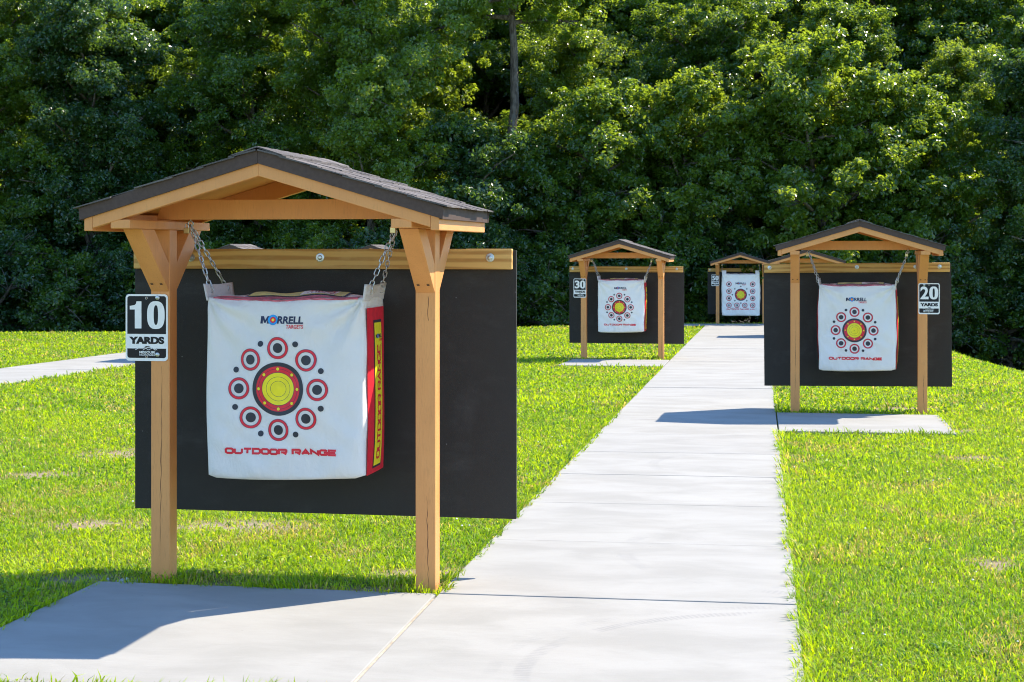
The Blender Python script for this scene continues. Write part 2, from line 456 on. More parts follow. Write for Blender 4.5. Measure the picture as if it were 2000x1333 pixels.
def hard(x, y, m=0.0):
    """True on concrete (grown by m)"""
    u, v = path_uv(x, y)
    h = (v > -m) & (v < PW + m) & (u > -9) & (u < 35)
    for k, (a, b, c, d) in SLABS.items():
        lx, ly = st_loc(k, x, y); h |= (lx > a - m) & (lx < b + m) & (ly > c - m) & (ly < d + m)
    h |= (x > 3.4) & (x < 7.7) & (y > 41.2 - m) & (y < 42.9 + m)
    u2, v2 = (x + 6.2) * TX + (y - 19.9) * TY, (x + 6.2) * NX + (y - 19.9) * NY
    h |= (v2 > -1.45 - m) & (v2 < m) & (u2 > -20) & (u2 < 22)
    return h
rs = np.random.RandomState(5)
BARE = [(-2.3, 9.0, .34, .24), (-1.5, 8.95, .45, .26), (-1.95, 7.45, .24, .12), (-.62, 7.19, .34, .10), (-.25, 7.24, .12, .08), (-.35, 7.6, .3, .12), (2.3, 7.8, .16, .2), (-2.9, 12.5, .5, .4), (-.9, 11.5, .4, .4), (3.4, 12.2, .3, .2), (1.15, 25.9, .55, .25), (2.2, 25.45, .4, .15),
        (-1.35, 7.33, .16, .07), (3.9, 14.3, .25, .12), (4.0, 16.6, .4, .2), (-3.2, 11.2, .3, .2), (-1.75, 7.42, .16, .06), (-6.6, 25.5, .2, 2.5)]
def bare(x, y):
    b = np.zeros_like(x)
    for cx, cy, a, c in BARE: b = np.maximum(b, np.clip(1.35 - np.sqrt(((x - cx) / a) ** 2 + ((y - cy) / c) ** 2), 0, 1))
    return b

def build_ground():
    xs = np.unique(np.concatenate([np.linspace(-300, -30, 28), np.linspace(-30, -6, 49), np.linspace(-6, 8, 113), np.linspace(8, 30, 56), np.linspace(30, 300, 28)]))
    ys = np.unique(np.concatenate([np.linspace(-120, 0, 25), np.linspace(0, 5, 11), np.linspace(5, 12, 71), np.linspace(12, 60, 145), np.linspace(60, 400, 40)]))
    X, Y = np.meshgrid(xs, ys); Z = zground(X, Y) - .020
    nx, ny = len(xs), len(ys)
    v = np.stack([X, Y, Z], -1).reshape(-1, 3)
    i = np.arange(ny - 1)[:, None] * nx + np.arange(nx - 1)[None, :]
    f = np.stack([i, i + 1, i + nx + 1, i + nx], -1).reshape(-1, 4)
    me = bpy.data.meshes.new('lawn'); me.from_pydata(v.tolist(), [], f.tolist())
    me.polygons.foreach_set('use_smooth', [True] * len(f))
    at = me.attributes.new('mask', 'FLOAT_COLOR', 'POINT')
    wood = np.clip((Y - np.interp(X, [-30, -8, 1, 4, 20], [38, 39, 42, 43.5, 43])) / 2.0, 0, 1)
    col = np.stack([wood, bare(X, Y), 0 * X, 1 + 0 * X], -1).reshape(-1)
    at.data.foreach_set('color', col); me.materials.append(M['ground'])
    o = bpy.data.objects.new('lawn', me); C.objects.link(o)
    tag(o, 'short sunlit green lawn around the walkways', 'lawn', kind='structure')
build_ground()

# concrete -------------------------------------------------------------------
def slab_quad(mb, pts, th=.1, gap=0.0, z=None, seed=0):
    """a concrete panel with bevelled edges; pts four xy corners ccw; top follows the ground"""
    bm = bmesh.new()
    rr = random.Random(seed)
    dz = rr.uniform(-.002, .002)
    top = [bm.verts.new((x, y, float(zpath(y)) + dz)) for x, y in pts]
    bot = [bm.verts.new((x, y, float(zpath(y)) - th)) for x, y in pts]
    bm.faces.new(top); bm.faces.new(bot[::-1])
    n = len(pts)
    for i in range(n): bm.faces.new((top[i], bot[i], bot[(i + 1) % n], top[(i + 1) % n]))
    bmesh.ops.recalc_face_normals(bm, faces=bm.faces)
    te = [e for e in bm.edges if all(vv in top for vv in e.verts)]
    bmesh.ops.bevel(bm, geom=te, offset=.006, segments=2, profile=.5, affect='EDGES')
    bm.verts.index_update()
    mb.add([v.co[:] for v in bm.verts], [[v.index for v in f.verts] for f in bm.faces], 0); bm.free()
def strip_quad(mb, pts, drop, mi):
    mb.add([(x, y, float(zpath(y)) - drop) for x, y in pts], [(0, 1, 2, 3)], mi)

mb = MB(); us = [-9.2, -7.65, -6.1, -4.55, -3.0, -1.55, 0.0] + [1.385 * k for k in range(1, 25)]
us[-1] = 35.0
for i in range(len(us) - 1):
    a, b = us[i] + .005, us[i + 1] - .005
    if us[i + 1] == 0.0: b -= .006
    sk = math.tan(R(1.3)) * PW
    P = [path_xy(a, 0), path_xy(a - sk * 0, PW), path_xy(b, PW), path_xy(b, 0)]
    slab_quad(mb, P, seed=i)
for i in range(36): strip_quad(mb, [path_xy(i - 9.0, .01), path_xy(i - 9.0, PW - .01), path_xy(i - 8.0, PW - .01), path_xy(i - 8.0, .01)], .016, 1)
wk = mb.build('walkway', [M['concrete'], M['soil']])
tag(wk, 'long pale concrete walkway of jointed slabs running between the shelters', 'walkway', kind='structure')
for k, lab in ((10, 'square concrete pad in front of the nearest shelter'), (20, 'square concrete pad on the right of the walkway'), (30, 'square concrete pad left of the walkway by the 30 yard shelter')):
    mb = MB(); a, b, c, d = SLABS[k]
    P = [st_xy(k, a, c), st_xy(k, b, c), st_xy(k, b, d), st_xy(k, a, d)]
    for i in ((1, 2) if k != 20 else (0, 3)):
        u, v = path_uv(*P[i]); P[i] = path_xy(u, -.012 if k != 20 else PW + .012)
    slab_quad(mb, P, seed=k)
    if k == 10:
        q0, q1, p0, p1 = path_xy(-1.76, -.011), path_xy(-.10, -.011), path_xy(-1.76, -.001), path_xy(-.10, -.001)
        strip_quad(mb, [q0, p0, p1, q1], .0035, 1)
    o = mb.build('concrete_pad', [M['concrete'], M['joint']]); tag(o, lab, 'pad', kind='structure')
mb = MB(); slab_quad(mb, [(4.45, 41.45), (7.7, 41.2), (7.7, 42.9), (3.4, 42.95)])
tag(mb.build('concrete_pad', [M['concrete']]), 'shaded concrete pad at the far end of the walkway', 'pad', kind='structure')
mb = MB()
for i in range(-14, 15):
    a, b = i * 1.45, i * 1.45 + 1.442
    q = lambda u, v: (-6.2 + u * TX + v * NX, 19.9 + u * TY + v * NY)
    slab_quad(mb, [q(a, -1.45), q(a, 0), q(b, 0), q(b, -1.45)], seed=50 + i)
tag(mb.build('side_walkway', [M['concrete']]), 'second pale concrete walkway crossing the lawn at the left', 'walkway', kind='structure')

# ------------------------------------------------------------------ the shelter
BT = 1.563                                    # top of the posts
def top_z(x): return 1.892 - .303 * abs(x)    # shingle surface
def build_shelter(k, name, label, seed=1, mat_roll=0.0, mat_dx=0.0, base=None):
    if base is None:
        X, Y, Z, r = ST[k]
        root = empty('target_shelter', (X, Y, Z), -R(r)); tag(root, label, 'shelter', 'archery target shelters')
    rr = random.Random(seed)
    P = M['paint']; bev = .003
    for sx in (-1, 1):
        x = sx * .6095; h = .0445
        mb = MB(); mb.box(x - h, x + h, -h, h, -.45, BT, 0, .004)
        # long drying check on the front face
        pts = []; z = 1.05 if sx > 0 else .95; zx = x + (.006 if sx > 0 else .008)
        z0 = -.02 if sx > 0 else .1
        if sx > 0: z = .40
        n = 16
        for i in range(n + 1):
            t = i / n; pts.append((zx + rr.uniform(-.0025, .0025) + (.008 * t * sx), z + (z0 - z) * t, (.0003 + .0011 * math.sin(PI * t)) * rr.uniform(.4, 1.5)))
        for i in range(n):
            (xa, za, wa), (xb, zb, wb) = pts[i], pts[i + 1]
            mb.add([(xa - wa, -h - .0006, za), (xa + wa, -h - .0006, za), (xb + wb, -h - .0006, zb), (xb - wb, -h - .0006, zb)], [(0, 1, 2, 3)], 1)
        if sx > 0:
            pts = [(x + .012 + .002 * math.sin(i), 1.27 - .015 * i) for i in range(8)]
            for (xa, za), (xb, zb) in zip(pts, pts[1:]):
                mb.add([(xa - .001, -h - .0006, za), (xa + .0012, -h - .0006, za), (xb + .0012, -h - .0006, zb), (xb - .001, -h - .0006, zb)], [(0, 1, 2, 3)], 1)
        mb.build('post', [P, M['crack']], root)
        mb = MB(); mb.box(x - h + .001, x + h - .001, -.485, .464, BT, BT + .038, 0, bev); mb.build('beam', P, root)
        for sy in (-1, 1):
            mb = MB(); y0 = sy * h
            poly = [(y0, 1.285), (y0, 1.412), (sy * .212, BT - .001), (sy * .36, BT - .001)]
            if sy > 0: poly = poly[::-1]
            mb.prism(poly, 'X', x - h + .0025, x + h - .0025, 0, bev)
            if sy < 0:
                for q in (-.022, .022):
                    mb.add([(x + q - .006, -.0845, 1.3162), (x + q + .006, -.0845, 1.3162), (x + q + .006, -.0930, 1.3238), (x + q - .006, -.0930, 1.3238)], [(0, 1, 2, 3)], 1)
            mb.build('brace', [P, M['crack']], root)
        # rafters, front and rear
        for ya, yb in ((-.488, -.450), (.450, .488)):
            mb = MB()
            poly = [(.0, 1.780), (.733, 1.780 - .293 * .733), (.733, top_z(.733) - .025), (0, top_z(0) - .025)]
            poly = [(sx * a, b) for a, b in poly]
            if sx < 0: poly = poly[::-1]
            mb.prism(poly, 'Y', ya, yb, 0, .002); mb.build('rafter', P, root)
        mb = MB(); a, b = sorted((sx * .7335, sx * .7700)); mb.box(a, b, -.4885, .4885, 1.553, top_z(.77) - .026, 0, bev); mb.build('eave_board', P, root)
        mb = MB(); a = sx * .61 - .036; mb.box(a, a + .022, .3615, .3665, 1.20, BT - .001, 0, .0006); mb.build('hanger', M['steel'], root)
    mb = MB(); mb.prism([(-.63, 1.608), (.63, 1.608), (.60, 1.697), (-.60, 1.697)], 'Y', -.04, -.002, 0, bev); mb.build('tie_beam', P, root)
    # roof deck, edge trim, shingles
    mb = MB()
    for sx in (-1, 1):
        poly = [(0, top_z(0) - .0245), (sx * .772, top_z(.772) - .0245), (sx * .772, top_z(.772) - .010), (0, top_z(0) - .010)]
        if sx < 0: poly = poly[::-1]
        mb.prism(poly, 'Y', -.488, .488)
    deck = mb.build('roof', P, root)
    mb = MB()
    for sx in (-1, 1):
        for ya, yb in ((-.500, -.4885), (.4885, .500)):
            poly = [(sx * .0004, 1.832), (sx * .786, 1.832 - .297 * .786), (sx * .790, top_z(.790) - .004), (sx * .0004, top_z(0) - .004)]
            if sx < 0: poly = poly[::-1]
            mb.prism(poly, 'Y', ya, yb, 0, .0012)
        a, b = sorted((sx * .7705, sx * .784)); mb.box(a, b, -.4882, .4882, 1.598, top_z(.784) - .005, 0, .0012)
    mb.build('edge_trim', M['trim'], deck)
    mb = MB()
    ex = .136
    for sx in (-1, 1):
        for c in range(6):
            xb = .806 - c * ex; xt = max(.004, xb - .165); y = -.512 - rr.uniform(0, .1)
            while y < .512:
                wd = rr.uniform(.07, .17); y0 = max(y, -.514); y1 = min(y + wd - .004, .514); y += wd
                if y1 - y0 < .012: continue
                th = rr.choice((.003, .004, .006)); xo = xb + rr.uniform(-.004, .006)
                zt, zb = top_z(xt) - .003, top_z(xo) + .003
                lift = rr.uniform(0, .0015)
                vs = []
                for yy in (y0, y1):
                    e = rr.uniform(-.001, .001)
                    vs += [(sx * xt, yy, zt - .004), (sx * xo, yy, zb - .003), (sx * xo, yy, zb + th - .003 + lift + e), (sx * xt, yy, zt + .003)]
                fs = [(0, 1, 2, 3), (7, 6, 5, 4), (0, 4, 5, 1), (1, 5, 6, 2), (2, 6, 7, 3), (3, 7, 4, 0)]
                if sx < 0: fs = [f[::-1] for f in fs]
                mb.add(vs, fs)
    y = -.514
    while y < .51:
        y1 = min(y + .15, .514); l = .004
        for sx in (-1, 1):
            vs = [(0, y, top_z(0) + .011), (sx * .11, y, top_z(.11) + .009), (sx * .11, y1, top_z(.11) + .008 + l), (0, y1, top_z(0) + .011 + l * .6)]
            vs += [(a, b, c - .006) for a, b, c in vs]
            fs = [(0, 1, 2, 3), (4, 7, 6, 5), (0, 4, 5, 1), (1, 5, 6, 2), (2, 6, 7, 3), (3, 7, 4, 0)]
            mb.add(vs, fs if sx > 0 else [f[::-1] for f in fs])
        y += .14
    mb.build('shingles', M['shingle'], deck)
    # rubber backstop and its rail
    Rm = Matrix.Translation((mat_dx, 0, .85)) @ Matrix.Rotation(mat_roll, 4, 'Y') @ Matrix.Translation((0, 0, -.85))
    mb = MB(); mb.box(-.893, .944, .341, .361, .246, 1.470, 0, .002, Rm); mb.build('backstop_mat', M['rubber'], root)
    mb = MB(); mb.box(-.884, .930, .303, .3405, 1.384, 1.477, 0, .003, Rm); rail = mb.build('rail', M['pine'], root)
    for bx in (-.83, -.60, .03, .60, .83):
        mb = MB(); z = 1.437
        mb.disc_y(bx, z, .2995, .3035, .020, 24, 0, .0012); mb.disc_y(bx, z, .2935, .3000, .0115, 16, 0, .003)
        o = mb.build('bolt', M['steel'], rail); o.data.transform(Rm)
        for p in o.data.polygons: p.use_smooth = len(p.vertices) == 4 and False
    return root

LBL = {10: 'nearest tan wooden target shelter, with the 10 yards sign on its left post', 20: 'tan wooden shelter on the right of the walkway with the 20 yards sign',
       30: 'tan wooden shelter left of the walkway with the 30 yards sign', 40: 'tan shelter mostly hidden behind the 20 yards shelter, only its roof showing',
       50: 'shaded shelter at the far end of the walkway with the 50 yards sign', 'a': 'far shelter roof peeking over the rail left of the nearest white bag',
       'b': 'far shelter roof peeking over the rail just below the right chains'}
SH = {}
SH[10] = build_shelter(10, 's', LBL[10], 1)
SH[20] = build_shelter(20, 's', LBL[20], 2, mat_roll=-R(.5), mat_dx=-.03)
SH[30] = build_shelter(30, 's', LBL[30], 3)
for k in (40, 50, 'a', 'b'):
    c = copy_tree(SH[10] if k != 50 else SH[30]); X, Y, Z, r = ST[k]
    c.location = (X, Y, Z); c.rotation_euler = (0, 0, -R(r)); c['label'] = LBL[k]; SH[k] = c

# ------------------------------------------------------------------ distance signs
def build_sign(k, num, side, dx, ztop, label):
    Wd, Hd = .2005, .300
    X, Y = st_xy(k, side * .6095 + dx, -.0445 - .002)
    root = empty('distance_sign', (X, Y, ST[k][2] + ztop - Hd), -R(ST[k][3])); tag(root, label, 'sign', 'yardage signs')
    mb = MB(); mb.prism(rrect(-Wd / 2, Wd / 2, 0, Hd, .017), 'Y', -.003, 0, 0, .0006); plate = mb.build('plate', M['white'], root)
    mb = MB()
    def put(off): return lambda x, z: (x, -.003 - off, z)
    e = .0085
    p1 = put(.0005); p2 = put(.0010)
    # upper black panel: rounded at the top only
    zb = .1215; zt = Hd - e; r = .011; xa, xb = -Wd / 2 + e, Wd / 2 - e
    poly = [(xa, zb), (xb, zb)] + [(xb - r + r * math.cos(R(a)), zt - r + r * math.sin(R(a))) for a in range(0, 91, 15)] + [(xa + r + r * math.cos(R(a)), zt - r + r * math.sin(R(a))) for a in range(90, 181, 15)]
    mb.add([p1(*q) for q in poly], [tuple(range(len(poly)))], 0)
    z0, z1 = .0135, .056
    poly = [(xa + r + r * math.cos(R(a)), z0 + r + r * math.sin(R(a))) for a in range(180, 271, 15)] + [(xb - r + r * math.cos(R(a)), z0 + r + r * math.sin(R(a))) for a in range(270, 361, 15)] + [(xb, z1), (xa, z1)]
    mb.add([p1(*q) for q in poly], [tuple(range(len(poly)))], 0)
    # numerals
    n0, n1 = .146, .268
    def zero(cx, w_, h0, h1):
        def se(a, rx, rz, p=2.6):
            c, s_ = math.cos(a), math.sin(a)
            return (math.copysign(abs(c) ** (2 / p), c) * rx, math.copysign(abs(s_) ** (2 / p), s_) * rz)
        N = 48; cz = (h0 + h1) / 2; vs = []
        for rx, rz in ((w_ / 2, (h1 - h0) / 2), (w_ * .125, (h1 - h0) / 2 - .0185)):
            for i in range(N):
                q = se(2 * PI * i / N, rx, rz); vs.append(p2(cx + q[0], cz + q[1]))
        mb.add(vs, [(i, (i + 1) % N, N + (i + 1) % N, N + i) for i in range(N)], 1)
    zero(.0440, .083, n0 - .002, n1 + .001)
    if num == '1':
        mb.add([p2(*q) for q in ((-.056, n0), (-.0245, n0), (-.0245, n1), (-.048, n1), (-.050, n1 - .010), (-.057, n1 - .017), (-.080, n1 - .021), (-.080, n1 - .037), (-.056, n1 - .037))], [tuple(range(9))], 1)
    else:
        mb2 = MB(); text_fit(mb, num, -.082, -.004, n0 - .001, n1 + .001, p2, 1, bold=.030)
    for k_ in (-1, 0, 1): text_fit(mb, 'YARDS', -.082 + .0014 * k_, .082 + .0014 * k_, .0765, .1092, put(.0010 + .0001 * (k_ + 1)), 0, bold=.045)
    # park emblem: hills, rising sun and two lines of small lettering
    for (cx, w_, hh, zz) in ((-.022, .062, .011, .0515), (.012, .060, .013, .0500), (.030, .040, .008, .0510)):
        N = 14; up = [(cx - w_ / 2 + w_ * i / N, zz + hh * math.sin(PI * i / N)) for i in range(N + 1)]
        vs = [p2(*q) for q in up] + [p2(a, b - .0026) for a, b in up]
        mb.add(vs, [(i, i + 1, N + 2 + i, N + 1 + i) for i in range(N)], 1)
    N = 14; p3 = put(.0008)
    arc = [(.004 + .0185 * math.cos(PI * i / N), .0545 + .0130 * math.sin(PI * i / N)) for i in range(N + 1)]
    mb.add([p3(*q) for q in arc], [tuple(range(N + 1))], 0)
    for i in range(9):
        a = PI * (i + .5) / 9; c, s_ = math.cos(a), math.sin(a)
        mb.add([p2(.004 + c * .003, .0565 + s_ * .003), p2(.004 + c * .011 + s_ * .0005, .0565 + s_ * .0085), p2(.004 + c * .011 - s_ * .0005, .0565 + s_ * .0085 + .0006)], [(0, 1, 2)], 1)
    text_fit(mb, 'MISSOURI', -.034, .040, .0335, .0450, p2, 1, bold=.03)
    text_fit(mb, 'STATE PARKS', -.034, .040, .0235, .0305, p2, 1, bold=.02)
    for hx, hz in ((-.001, .2825), (.0, .0195)):
        ring(mb, hx, hz, .0, .0045, put(.0013), 2, 16); ring(mb, hx, hz, .0045, .0058, put(.0013), 3, 16)
    mb.build('print', [M['signblack'], M['white'], M['crack'], M['steel']], plate)
    bx = .0525 if side < 0 else -.045
    for z in (.2845, .0295):
        mb = MB(); mb.disc_y(bx, z, -.0095, -.003, .0098, 20, 0, .002); mb.disc_y(bx, z, -.0125, -.0095, .0052, 6, 0, .0008)
        mb.build('bolt', M['steel'], root)
    return root
build_sign(10, '1', -1, -.0625, 1.2735, 'black and white 10 yards sign on the nearest shelter')
build_sign(20, '2', 1, .060, 1.286, 'black and white 20 yards sign on a right-hand post')
build_sign(30, '3', -1, -.060, 1.286, 'black and white 30 yards sign on a post left of the walkway')
build_sign(50, '5', -1, -.060, 1.312, 'small shaded 50 yards sign on the farthest shelter')

# ------------------------------------------------------------------ archery bags
class Bag:
    def __init__(s, W, D, z0, z1, seed):
        s.W, s.D, s.z0, s.z1 = W, D, z0, z1; s.rr = random.Random(seed)
        s.ph = [s.rr.uniform(0, 6.28) for _ in range(12)]
    def nz(s, x, z):
        p = s.ph
        return (.0075 * math.sin(9 * x + 5 * z + p[0]) + .0062 * math.sin(17 * x - 13 * z + p[1]) + .0034 * math.sin(31 * x + 23 * z + p[2] + 2 * math.sin(13 * z + p[4])) + .0010 * math.sin(-41 * x + 37 * z + p[3]))
    def front(s, x, z):
        """y of the front cloth"""
        a = 2 * x / s.W; t = (z - s.z0) / (s.z1 - s.z0)
        ex = 1 - abs(a) ** 14; ez = (1 - abs(2 * t - 1) ** 12)
        ex = max(ex, 0); ez = max(ez, 0)
        b = .016 * (ex ** .5) * (ez ** .5) + .019 * math.cos(a * PI / 2) * math.sin(PI * t) ** .8 if 0 <= t <= 1 else 0
        # folds fanning from the top corners, and gathers along the bottom seam
        for sg, ph in ((-1, s.ph[4]), (1, s.ph[5])):
            dx, dz = (x - sg * s.W / 2) * -sg, s.z1 - z
            ang = math.atan2(dz, dx + 1e-6); rad = math.hypot(dx, dz)
            b += .0125 * math.sin(ang * 11 + ph + 4 * rad) * math.exp(-(rad / .24) ** 2) * min(1, rad / .05)
        b += .0032 * math.sin(x * 58 + 3 * math.sin(x * 11 + s.ph[6])) * math.exp(-((z - s.z0 - .03) / .05) ** 2) * ez
        b += .0022 * math.sin(x * 44 + s.ph[7]) * math.exp(-((s.z1 - z - .03) / .05) ** 2) * ez
        return -(s.D / 2 - .016) - b - s.nz(x, z) * min(ex, ez)
    def on_cloth(s, x, z):
        """y of the built front cloth at x, z"""
        xs = x / s.xe(z, math.copysign(1, x)) * s.W / 2
        b0 = s.zmap(xs, 0.0); t = min(1, max(0, (z - b0) / (s.zmap(xs, 1.0) - b0)))
        return s.front(xs, s.z0 + (s.z1 - s.z0) * t)
    def xe(s, z, sg):
        t = (z - s.z0) / (s.z1 - s.z0)
        w_ = s.W / 2 * (.985 + .018 * math.sin(PI * min(max(t, 0), 1)) + .006 * math.sin(9 * z + s.ph[8] + sg))
        return w_
    def side(s, sg, v, z):
        """x of side cloth; v in -1..1 across the depth"""
        t = (z - s.z0) / (s.z1 - s.z0)
        return sg * (s.xe(z, sg) + .016 * math.cos(v * PI / 2) * math.sin(PI * min(max(t, 0), 1)) ** .5 + .002 * math.sin(25 * z + 3 * v + s.ph[9]))
    def zmap(s, x, t):
        """height of the t-th row at x: sagging lower seam, dipped upper seam"""
        a = 2 * x / s.W
        top = s.z1 - (.012 * math.cos(a * PI / 2) ** .7 if abs(a) < 1 else 0) + (1 - a * a) * (.004 * math.sin(7 * x + s.ph[6]) + .0025 * math.sin(23 * x + s.ph[7]))
        bot = s.z0 - .010 * (1 - a * a) + .006 * math.sin(5 * x + s.ph[10]) + .010 * max(0, abs(a) - .9) / .1
        return bot + (top - bot) * t

def build_bag(k, kind, label, W, D, z0, z1, dx, dy, yaw, seed, roll=0.0, ears=True):
    X, Y = st_xy(k, dx, dy)
    zo = z1
    root = empty('archery_bag', (X, Y, ST[k][2] + 0.0), -R(ST[k][3]) - yaw); tag(root, label, 'target bag', 'hanging archery target bags')
    B = Bag(W, D, z0, z1, seed)
    nx, nt_, nd = 72, 80, 12
    mb = MB(); idx = {}
    def V(p):
        mb.v.append(p); return len(mb.v) - 1
    F = [[None] * (nt_ + 1) for _ in range(nx + 1)]; K = [[None] * (nt_ + 1) for _ in range(nx + 1)]
    for i in range(nx + 1):
        for j in range(nt_ + 1):
            u = -1 + 2 * i / nx; u = math.copysign(abs(u) ** .85, u); t = j / nt_
            t = .5 + .5 * math.copysign(abs(2 * t - 1) ** .8, 2 * t - 1)
            z = B.zmap(u * W / 2, t); x = u * B.xe(z, math.copysign(1, u))
            yf = B.front(u * W / 2, z0 + (z1 - z0) * t)
            F[i][j] = V((x, yf, z)); K[i][j] = V((x, -B.front(-u * W / 2, z0 + (z1 - z0) * t), z))
    def q(a, b, c, d): mb.f.append((a, b, c, d)); mb.mi.append(0)
    for i in range(nx):
        for j in range(nt_):
            q(F[i][j], F[i + 1][j], F[i + 1][j + 1], F[i][j + 1]); q(K[i + 1][j], K[i][j], K[i][j + 1], K[i + 1][j + 1])
    # sides, top, bottom bridging front and back borders
    def bridge(fa, ba, fn):
        """fa, ba: lists of border vertex ids; fn(p, v) offsets a point at depth v"""
        rows = [fa]
        for m in range(1, nd):
            v = -1 + 2 * m / nd; row = []
            for a, b in zip(fa, ba):
                pa, pb = Vector(mb.v[a]), Vector(mb.v[b]); p = pa.lerp(pb, m / nd); row.append(V(tuple(fn(p, v))))
            rows.append(row)
        rows.append(ba)
        for ra, rb in zip(rows, rows[1:]):
            for i in range(len(ra) - 1): q(ra[i], rb[i], rb[i + 1], ra[i + 1])
        return rows
    hump = .025
    def fside(sg):
        return lambda p, v: (p.x + sg * .016 * math.cos(v * PI / 2) * math.sin(PI * min(max((p.z - z0) / (z1 - z0), .02), .98)) ** .5 + sg * .003 * math.sin(22 * p.z + 3 * v), p.y, p.z)
    bridge([F[0][j] for j in range(nt_ + 1)], [K[0][j] for j in range(nt_ + 1)], fside(-1))
    bridge([F[nx][j] for j in range(nt_, -1, -1)], [K[nx][j] for j in range(nt_, -1, -1)], fside(1))
    ftop = lambda p, v: (p.x, p.y, p.z + hump * math.cos(v * PI / 2) ** .95 * max(0, 1 - abs(2 * p.x / W) ** 3) + .003 * math.sin(30 * p.x + 4 * v))
    bridge([F[i][nt_] for i in range(nx + 1)], [K[i][nt_] for i in range(nx + 1)], ftop)
    bridge([F[i][0] for i in range(nx, -1, -1)], [K[i][0] for i in range(nx, -1, -1)], lambda p, v: (p.x, p.y, p.z - .012 * math.cos(v * PI / 2) * max(0, 1 - abs(2 * p.x / W) ** 4)))
    body = mb.build('bag_body', M['cloth'], root, smooth=True)
    bm = bmesh.new(); bm.from_mesh(body.data); bmesh.ops.remove_doubles(bm, verts=bm.verts, dist=.0002); bmesh.ops.recalc_face_normals(bm, faces=bm.faces); bm.to_mesh(body.data); bm.free()
    # ---- front print
    mats = [M['black'], M['red'], M['yellow'], M['navy'], M['blue'], M['cloth'], M['fadered'], M['fadeyellow']]
    BLK, RED, YEL, NAV, BLU = 0, 1, 2, 3, 4
    mb = MB()
    def put(o):
        return lambda x, z: (x, B.on_cloth(x, z) - .0020 - o, z)
    def logo(cx, cz, w_, pf, rot=False):
        hh = w_ * .165
        def tx(s_, a, b, c, d, mi, bold, sh):
            text_fit(mb, s_, cx + a * w_, cx + b * w_, cz + c * hh, cz + d * hh, pf(0), mi, bold=bold, shear=sh)
        mm = [(0, 0), (.27, 0), (.27, .55), (.42, .1), (.58, .1), (.73, .55), (.73, 0), (1, 0), (1, 1), (.70, 1), (.5, .45), (.30, 1), (0, 1)]
        mb.add([pf(0)(cx + (-.5 + .215 * a_ + .02 * b_) * w_, cz + (b_ - .5) * hh) for a_, b_ in mm], [tuple(range(13))], NAV); tx('RRELL', -.11, .5, -.5, .5, NAV, .035, .12)
        for r0, r1, mi, o in ((.066, .115, BLU, 0), (.062, .068, NAV, .0002), (.030, .064, RED, .0004), (0, .031, YEL, .0006)):
            ring(mb, cx - .205 * w_, cz, r0 * w_, r1 * w_, pf(o), mi, 28)
        tx('TARGETS', .11, .5, -1.15, -.62, RED, .02, .1)
    def big(cx, cz, Rb):
        for r0, r1, mi, o in ((.845, 1, BLK, 0), (.76, .848, RED, .0002), (.748, .762, NAV, .0002), (.625, .75, RED, .0002), (.610, .628, NAV, .0004),
                              (.458, .612, YEL, .0002), (.446, .46, NAV, .0003), (.30, .448, YEL, .0002), (.288, .302, NAV, .0003), (0, .29, YEL, .0002)):
            ring(mb, cx, cz, r0 * Rb, r1 * Rb, put(o), mi, 64, max(1, int((r1 - r0) / .08)) if r0 > 0 else 1)
        for i in range(8):
            a = 2 * PI * i / 8; ring(mb, cx + .75 * Rb * math.sin(a), cz + .75 * Rb * math.cos(a), 0, .066 * Rb, put(.0008), NAV, 18); ring(mb, cx + .75 * Rb * math.sin(a), cz + .75 * Rb * math.cos(a), 0, .058 * Rb, put(.0011), YEL, 18)
        p = put(.0010)
        for s_ in (-1, 1):
            l = .05 * Rb; t_ = .008 * Rb
            mb.add([p(cx - l - t_, cz - s_ * l), p(cx - l + t_, cz - s_ * l), p(cx + l + t_, cz + s_ * l), p(cx + l - t_, cz + s_ * l)], [(0, 1, 2, 3)], BLK)
    def small(cx, cz, r):
        for r0, r1, mi, o in ((.965, 1, NAV, 0), (.765, .967, RED, .0001), (.735, .768, NAV, .0002), (0, .45, BLK, .0001)):
            ring(mb, cx, cz, r0 * r, r1 * r, put(o), mi, 36)
    if kind == 'round':
        cx, cz, Rb = -.022, z0 + .389, .1165
        big(cx, cz, Rb)
        for i in range(8):
            a = 2 * PI * i / 8; small(cx + 1.545 * Rb * math.sin(a), cz + 1.535 * Rb * math.cos(a), .415 * Rb)
            a += PI / 8; ring(mb, cx + 1.82 * Rb * math.sin(a), cz + 1.82 * Rb * math.cos(a), 0, .11 * Rb, put(0), BLK, 20)
        logo(cx + .14 * Rb, cz + 2.58 * Rb, 1.69 * Rb, put)
        stroke_text(mb, 'OUTDOOR RANGE', cx - 2.06 * Rb, cx + 2.22 * Rb, cz - 2.475 * Rb, cz - 2.225 * Rb, put(0), RED, .080 * Rb)
    else:
        w_ = W; cx = 0.0; cz = z0 + (z1 - z0) * .50; Rb = .160
        big(cx, cz, Rb)
        xs_ = (-.31, .31); zs_ = [z0 + (z1 - z0) * t for t in (.755, .585, .415, .245)]
        for xx in xs_:
            for zz in zs_: small(xx, zz, .070)
        for xx in (-.103, .103): small(xx, zs_[-1], .070)
        for i in range(8):
            a = 2 * PI * i / 8 + PI / 4
            ring(mb, cx + 1.38 * Rb * math.sin(a), cz + 1.38 * Rb * math.cos(a), 0, .018, put(0), BLK, 16)
        logo(cx, z0 + (z1 - z0) * .775, .28, put)
        stroke_text(mb, 'OUTDOOR RANGE XXL', -.37, .37, z0 + (z1 - z0) * .135, z0 + (z1 - z0) * .170, put(0), RED, .0085)
    mb.build('front_print', mats, body)
    # ---- printed side band and top band
    mb = MB()
